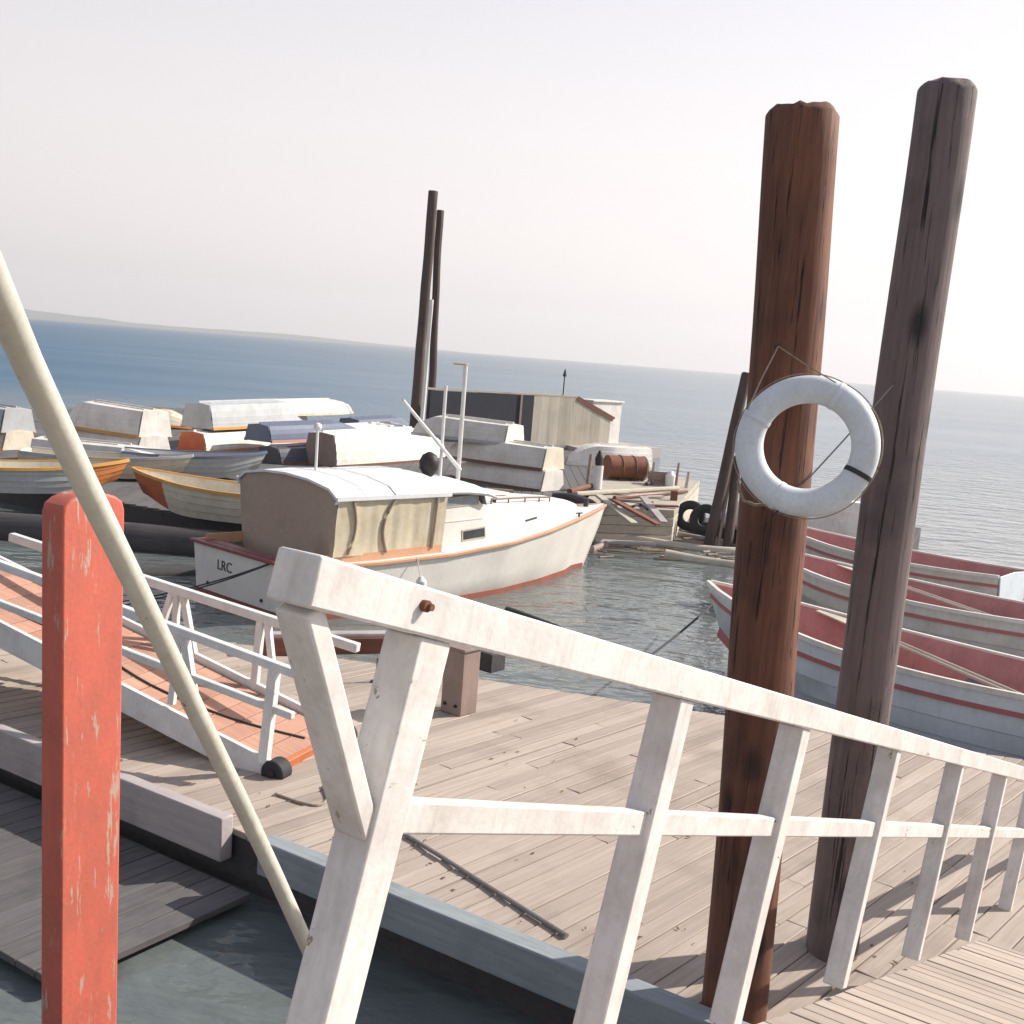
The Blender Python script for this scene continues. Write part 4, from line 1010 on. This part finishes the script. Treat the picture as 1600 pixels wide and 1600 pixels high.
cl = [((955, 770), 0.9, 0.3, 'pale_timber', 'pale scrap board lying left of the middle of the raft'), ((985, 782), 1.1, -0.2, 'taupe', 'taupe scrap board near the front edge of the raft'),
      ((1015, 776), 0.8, 0.5, 'pale_timber', 'pale scrap board right of the middle of the raft'), ((1030, 790), 0.9, 0.1, 'rust_timber', 'rust brown scrap board near the right front of the raft'),
      ((920, 786), 1.0, -0.4, 'grey_timber', 'grey scrap board at the left front of the raft')]
for (x, y), ln, an, mm_, lb in cl:
    p = onz(x, y, TZ + 0.03); d = V((math.cos(an), math.sin(an), 0.03)).normalized()
    tag(MB().bar(p - d * ln / 2, p + d * ln / 2, 0.16, 0.04).build('scrap_board', M[mm_], origin=p, bevel=0.006), lb, 'board', GC_)
pb = onz(1028, 757, TZ)
t = thing('fish_crate', 'small taupe slatted crate between the drum and the white buoy', 'crate', pb)
q = MB()
for k in range(3):
    z_ = 0.07 + 0.11 * k
    for sx_, sy_ in ((0, -1), (0, 1)): q.box(pb + V((0, sy_ * 0.2, z_)), (0.55, 0.02, 0.085))
    for sx_ in (-1, 1): q.box(pb + V((sx_ * 0.265, 0, z_)), (0.02, 0.38, 0.085))
q.build('slats', M['taupe'], t)
q = MB()
for sx_ in (-1, 1):
    for sy_ in (-1, 1): q.box(pb + V((sx_ * 0.24, sy_ * 0.175, 0.17)), (0.04, 0.03, 0.34))
q.build('corner_posts', M['rust_timber'], t)
cv = [onz(x, y, z) for x, y, z in ((866, 776, 0.9), (895, 778, 0.95), (920, 786, 0.95), (936, 797, 0.75), (943, 806, 0.45))]
tag(MB().tube(smooth_path(cv), 0.10, 8).build('bent_timber', M['dark_timber'], origin=cv[0]), 'dark bent timber curving over the left front of the raft', 'timber')
for (x, y, ln, an, mm_, lb) in ((968, 800, 1.5, -1.05, 'pale_timber', 'pale board hanging over the front of the raft, the left one'), (1000, 804, 1.3, -0.75, 'rust_timber', 'rust brown board hanging over the front of the raft'),
                                (1024, 800, 1.4, -1.3, 'grey_timber', 'grey board hanging over the front of the raft, near its right end')):
    p = onz(x, y, 0.84); d = V((math.cos(an), math.sin(an), -0.28)).normalized()
    tag(MB().bar(p - d * ln * 0.6, p + d * ln * 0.4, 0.18, 0.05).build('scrap_board', M[mm_], origin=p, bevel=0.006), lb, 'board', GC_)
for (x, y, hh, mm_, lb) in ((918, 756, 0.75, 'taupe', 'thin taupe stake at the back left of the raft'), (1018, 752, 0.5, 'grey_timber', 'short grey stake behind the slatted crate'), (1072, 762, 0.4, 'pale_timber', 'stubby pale stake at the right tip of the raft')):
    p = onz(x, y, TZ)
    tag(rough_log(p, p + V((0.03, 0.02, hh)), 0.05, 0.04, 0.02, 6, 8, x, 0).build('raft_stake', M[mm_], origin=p), lb, 'stake')
cp = [onz(x, y, TZ + 0.03) for x, y in ((940, 784), (955, 790), (972, 786), (985, 792), (1000, 788), (1012, 796))]
tag(MB().tube(smooth_path(cp), 0.03, 6).build('raft_rope', M['rope_dark'], origin=cp[0]), 'dark rope strewn along the front of the pale raft', 'rope')
p0, p1 = onz(792, 952, 0.03), onz(872, 980, 0.03)
tag(rough_log(p0, p1, 0.05, 0.04, 0.03, 8, 8, 6, 0).build('floating_spar', M['dark_timber'], origin=p0), 'thin dark spar floating in the water just above the top rail', 'spar')
q = MB()
for k in range(150):
    x, y = random.uniform(905, 1150), random.gauss(848, 12)
    y = max(822 + (x - 905) * 0.06, min(876, y))
    p = onz(x, y, 0.015); a = random.gauss(0.15, 0.35); ln = random.uniform(0.15, 1.1); r = random.uniform(0.012, 0.04)
    d = V((math.cos(a), math.sin(a), 0)); q.tube([p - d * ln / 2, p + d * ln / 2], [r, r * 0.7], 6)
dw = q.build('driftwood', M['driftwood']); tag(dw, 'drift of small sticks and bark floating by the raft', 'driftwood', kind='stuff')
# dark tyres and leaning piles
pd = onz(1085, 826, 0.2)
q0 = V((pd.x, pd.y + 0.6, 0)); q1 = V((pd.x + 1.5, pd.y + 0.3, 0))
tag(MB().bar(q0 + V((0, 0, 0.12)), q1 + V((0, 0, 0.12)), 0.9, 0.5).build('fender_beam', M['dark_timber'], origin=q0, bevel=0.02), 'heavy dark timber beam at the foot of the leaning piles', 'beam')
for k, (x, y, lb) in enumerate(((1078, 806, 'black tyre standing at the left end of the dark beam'), (1102, 812, 'black tyre against the foot of the leaning piles'))):
    p = onz(x, y, 0.55); N_ = V((-0.3, -0.9, 0.3)).normalized(); A_ = V((0, 0, 1)).cross(N_).normalized()
    t = thing('tyre', lb, 'tyre', p, 'old tyres hung as fenders')
    MB().torus(p, A_, N_.cross(A_), N_, 0.27, 0.11, 0.10, 30, 10).build('tyre_body', M['rubber'], t)
GP_ = 'dark piles leaning together beyond the life ring'
for (xa, ya, xb, yb, r, mm_, lb) in ((1112, 834, 1166, 585, 0.135, 'piling_dark', 'tallest dark pile leaning right beyond the brown piling'),
                                     (1139, 836, 1153, 716, 0.12, 'piling_dark', 'short dark pile leaning behind the brown piling'),
                                     (1125, 838, 1145, 716, 0.045, 'taupe', 'thin pale pole between the two leaning dark piles')):
    a, b2 = aty(xa, ya, 26.6), aty(xb, yb, 27.0)
    d = (b2 - a).normalized()
    tag(rough_log(a - d * 1.0, b2, r, r * 0.85, 0.03, 12, 14, xa, 0.01).build('leaning_pile', M[mm_], origin=a), lb, 'piling', GP_)

# ------------------------------------------------------------------ dolphin of tall piles and the floating shed behind
GD_ = 'tall piles of the dolphin behind the skiffs'
for (xa, ya, xb, yb, r, Y, mm_, lb) in ((649, 650, 677, 300, 0.21, 46, 'piling_dark', 'tall dark pile of the dolphin, the left and thicker one'),
                                        (672, 660, 687, 330, 0.16, 46.5, 'piling_dark', 'tall dark pile of the dolphin, the right and thinner one'),
                                        (660, 655, 674, 470, 0.085, 45.4, 'pole_white', 'thin pale pole between the two dark dolphin piles')):
    a, b2 = aty(xa, ya, Y), aty(xb, yb, Y); d = (b2 - a).normalized()
    tag(rough_log(a - d * 3, b2, r, r * 0.9, 0.05, 20, 18, xa, 0.02).build('dolphin_pile', M[mm_], origin=a), lb, 'piling', GD_)

s0 = onz(668, 690, DZ); s1 = onz(826, 694, DZ); s0.z = s1.z = DZ
wd_ = (s1 - s0).normalized(); wn_ = V((-wd_.y, wd_.x, 0))
sd = V((0.80, 0.60, 0)).normalized()
shed = thing('floating_shed', 'low dark floating shed with pale board end wall behind the skiffs', 'shed', s0)
zt0 = aty(830, 618, s1.y).z - DZ
zA = zt0
f4 = [s0, s1, s1 + sd * 4.4, s0 + sd * 4.4]
MB().prism([f4[0] + V((0, 0, 0)), f4[1], f4[1] + V((0, 0, zA)), f4[0] + V((0, 0, zA))], sd * 0.1).build('front_wall', M['shed_dark'], shed, smooth=False)  # shade on this side is put into the near-black wall colour
q = MB(); L_ = 4.4; nb = 22
for i in range(nb):
    a = f4[1] + sd * (0.12 + (L_ - 0.12) * i / nb); b2 = f4[1] + sd * (0.12 + (L_ - 0.12) * (i + 1) / nb - 0.025)
    ha = zA if i < nb * 0.5 else zA - (i - nb * 0.5) * 0.075
    hb = zA if i + 1 < nb * 0.5 else zA - (i + 1 - nb * 0.5) * 0.075
    pr = [a, b2, b2 + V((0, 0, hb)), a + V((0, 0, ha))]
    q.prism(pr, -wd_ * 0.05 + wd_ * random.uniform(0, 0.012))
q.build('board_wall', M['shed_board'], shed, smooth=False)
MB().prism([f4[1] + sd * 0.12 - wd_ * 0.06, f4[1] + sd * 4.35 - wd_ * 0.06, f4[1] + sd * 4.35 - wd_ * 0.06 + V((0, 0, zA - 1.0)), f4[1] + sd * 2.3 - wd_ * 0.06 + V((0, 0, zA - 0.05)), f4[1] + sd * 0.12 - wd_ * 0.06 + V((0, 0, zA - 0.05))], -wd_ * 0.04).build('end_wall', M['shed_dark'], shed, smooth=False)
up_ = V((0, 0, zA + 0.01)); ov = 0.12
r0 = [s0 - wd_ * ov - sd * ov, s1 + wd_ * ov - sd * ov, s1 + wd_ * ov + sd * 2.3, s0 - wd_ * ov + sd * 2.3]
MB().prism([p + up_ for p in r0], (0, 0, 0.09)).build('roof', M['pale_timber'], shed, bevel=0.01)
r1 = [s1 + wd_ * ov + sd * 2.3 + up_, s1 + wd_ * ov + sd * 4.5 + up_ - V((0, 0, 0.84)), s0 - wd_ * ov + sd * 4.5 + up_ - V((0, 0, 0.84)), s0 - wd_ * ov + sd * 2.3 + up_]
MB().prism(r1, (0, 0, 0.09)).build('rear_roof', M['rust_timber'], shed, bevel=0.01)
MB().bar(s1 + wd_ * 0.03 + sd * 2.35 + up_ + V((0, 0, -0.06)), s1 + wd_ * 0.03 + sd * 4.45 + up_ - V((0, 0, 0.89)), 0.06, 0.10).build('barge_board', M['trim_brown'], shed)
pst = s1 - sd * 0.06 - wd_ * 0.5
MB().bar(pst, pst + V((0, 0, zA)), 0.08, 0.1, sd).build('door_post', M['taupe'], shed)
va = s1 + sd * 1.6 + up_ + V((0, 0, 0.09))
MB().tube([va, va + V((0, 0, 0.75)), va + V((0, 0, 0.76)), va + V((0, 0, 1.05))], [0.025, 0.025, 0.09, 0.02], 8).build('roof_vane', M['iron'], shed)
MB().prism([s0 - sd * 1.0 - wd_ * 0.5, s1 - sd * 1.0 + wd_ * 0.6, s1 + sd * 5.2 + wd_ * 0.6, s0 + sd * 5.2 - wd_ * 0.5], (0, 0, -0.75)).build('shed_float', M['grey_timber'], kind='structure')
# white bulkhead right of the shed
p0, p1 = onz(921, 694, DZ), onz(966, 694, DZ); p0.z = p1.z = DZ
hgt = aty(940, 628, (p0.y + p1.y) / 2).z - DZ
t = thing('white_locker', 'white painted board locker standing right of the low shed', 'locker', p0)
dn = V((-(p1 - p0).y, (p1 - p0).x, 0)).normalized()
MB().prism([p0, p1, p1 + dn * 1.0, p0 + dn * 1.0], (0, 0, hgt)).build('body', M['skiff_white'], t, bevel=0.01)
MB().prism([p0 - dn * 0.08 - (p1 - p0) * 0.04, p1 - dn * 0.08 + (p1 - p0) * 0.04, p1 + dn * 1.06 + (p1 - p0) * 0.04, p0 + dn * 1.06 - (p1 - p0) * 0.04], (0, 0, 0.07)).build('lid', M['skiff_white'], t, bevel=0.01)
t.children[1].location.z = hgt + 0.002
fl2 = [p0 - dn * 1.5 - (p1 - p0) * 1.2, p1 - dn * 1.5 + (p1 - p0) * 0.6, p1 + dn * 2 + (p1 - p0) * 0.6, p0 + dn * 2 - (p1 - p0) * 0.4]
MB().prism([V((p.x, p.y, DZ - 0.004)) for p in fl2], (0, 0, -0.7)).build('locker_float', M['grey_timber'], kind='structure')

# ------------------------------------------------------------------ air: thin sea haze that fades the far shore
hz = MB().box((0, 1500, 90), (9000, 7200, 190))
ho = hz.build('haze', M['water'], smooth=False, kind='stuff')
air_m = bpy.data.materials.new('haze_air'); air_m.use_nodes = True
hn, hl_ = air_m.node_tree.nodes, air_m.node_tree.links
for x in list(hn):
    if x.type != 'OUTPUT_MATERIAL': hn.remove(x)
pv = hn.new('ShaderNodeVolumePrincipled'); pv.inputs['Density'].default_value = 0.00034; pv.inputs['Color'].default_value = (0.93, 0.94, 0.97, 1)
pv.inputs['Anisotropy'].default_value = 0.3
hl_.new(pv.outputs[0], [x for x in hn if x.type == 'OUTPUT_MATERIAL'][0].inputs['Volume'])
ho.data.materials.clear(); ho.data.materials.append(air_m)
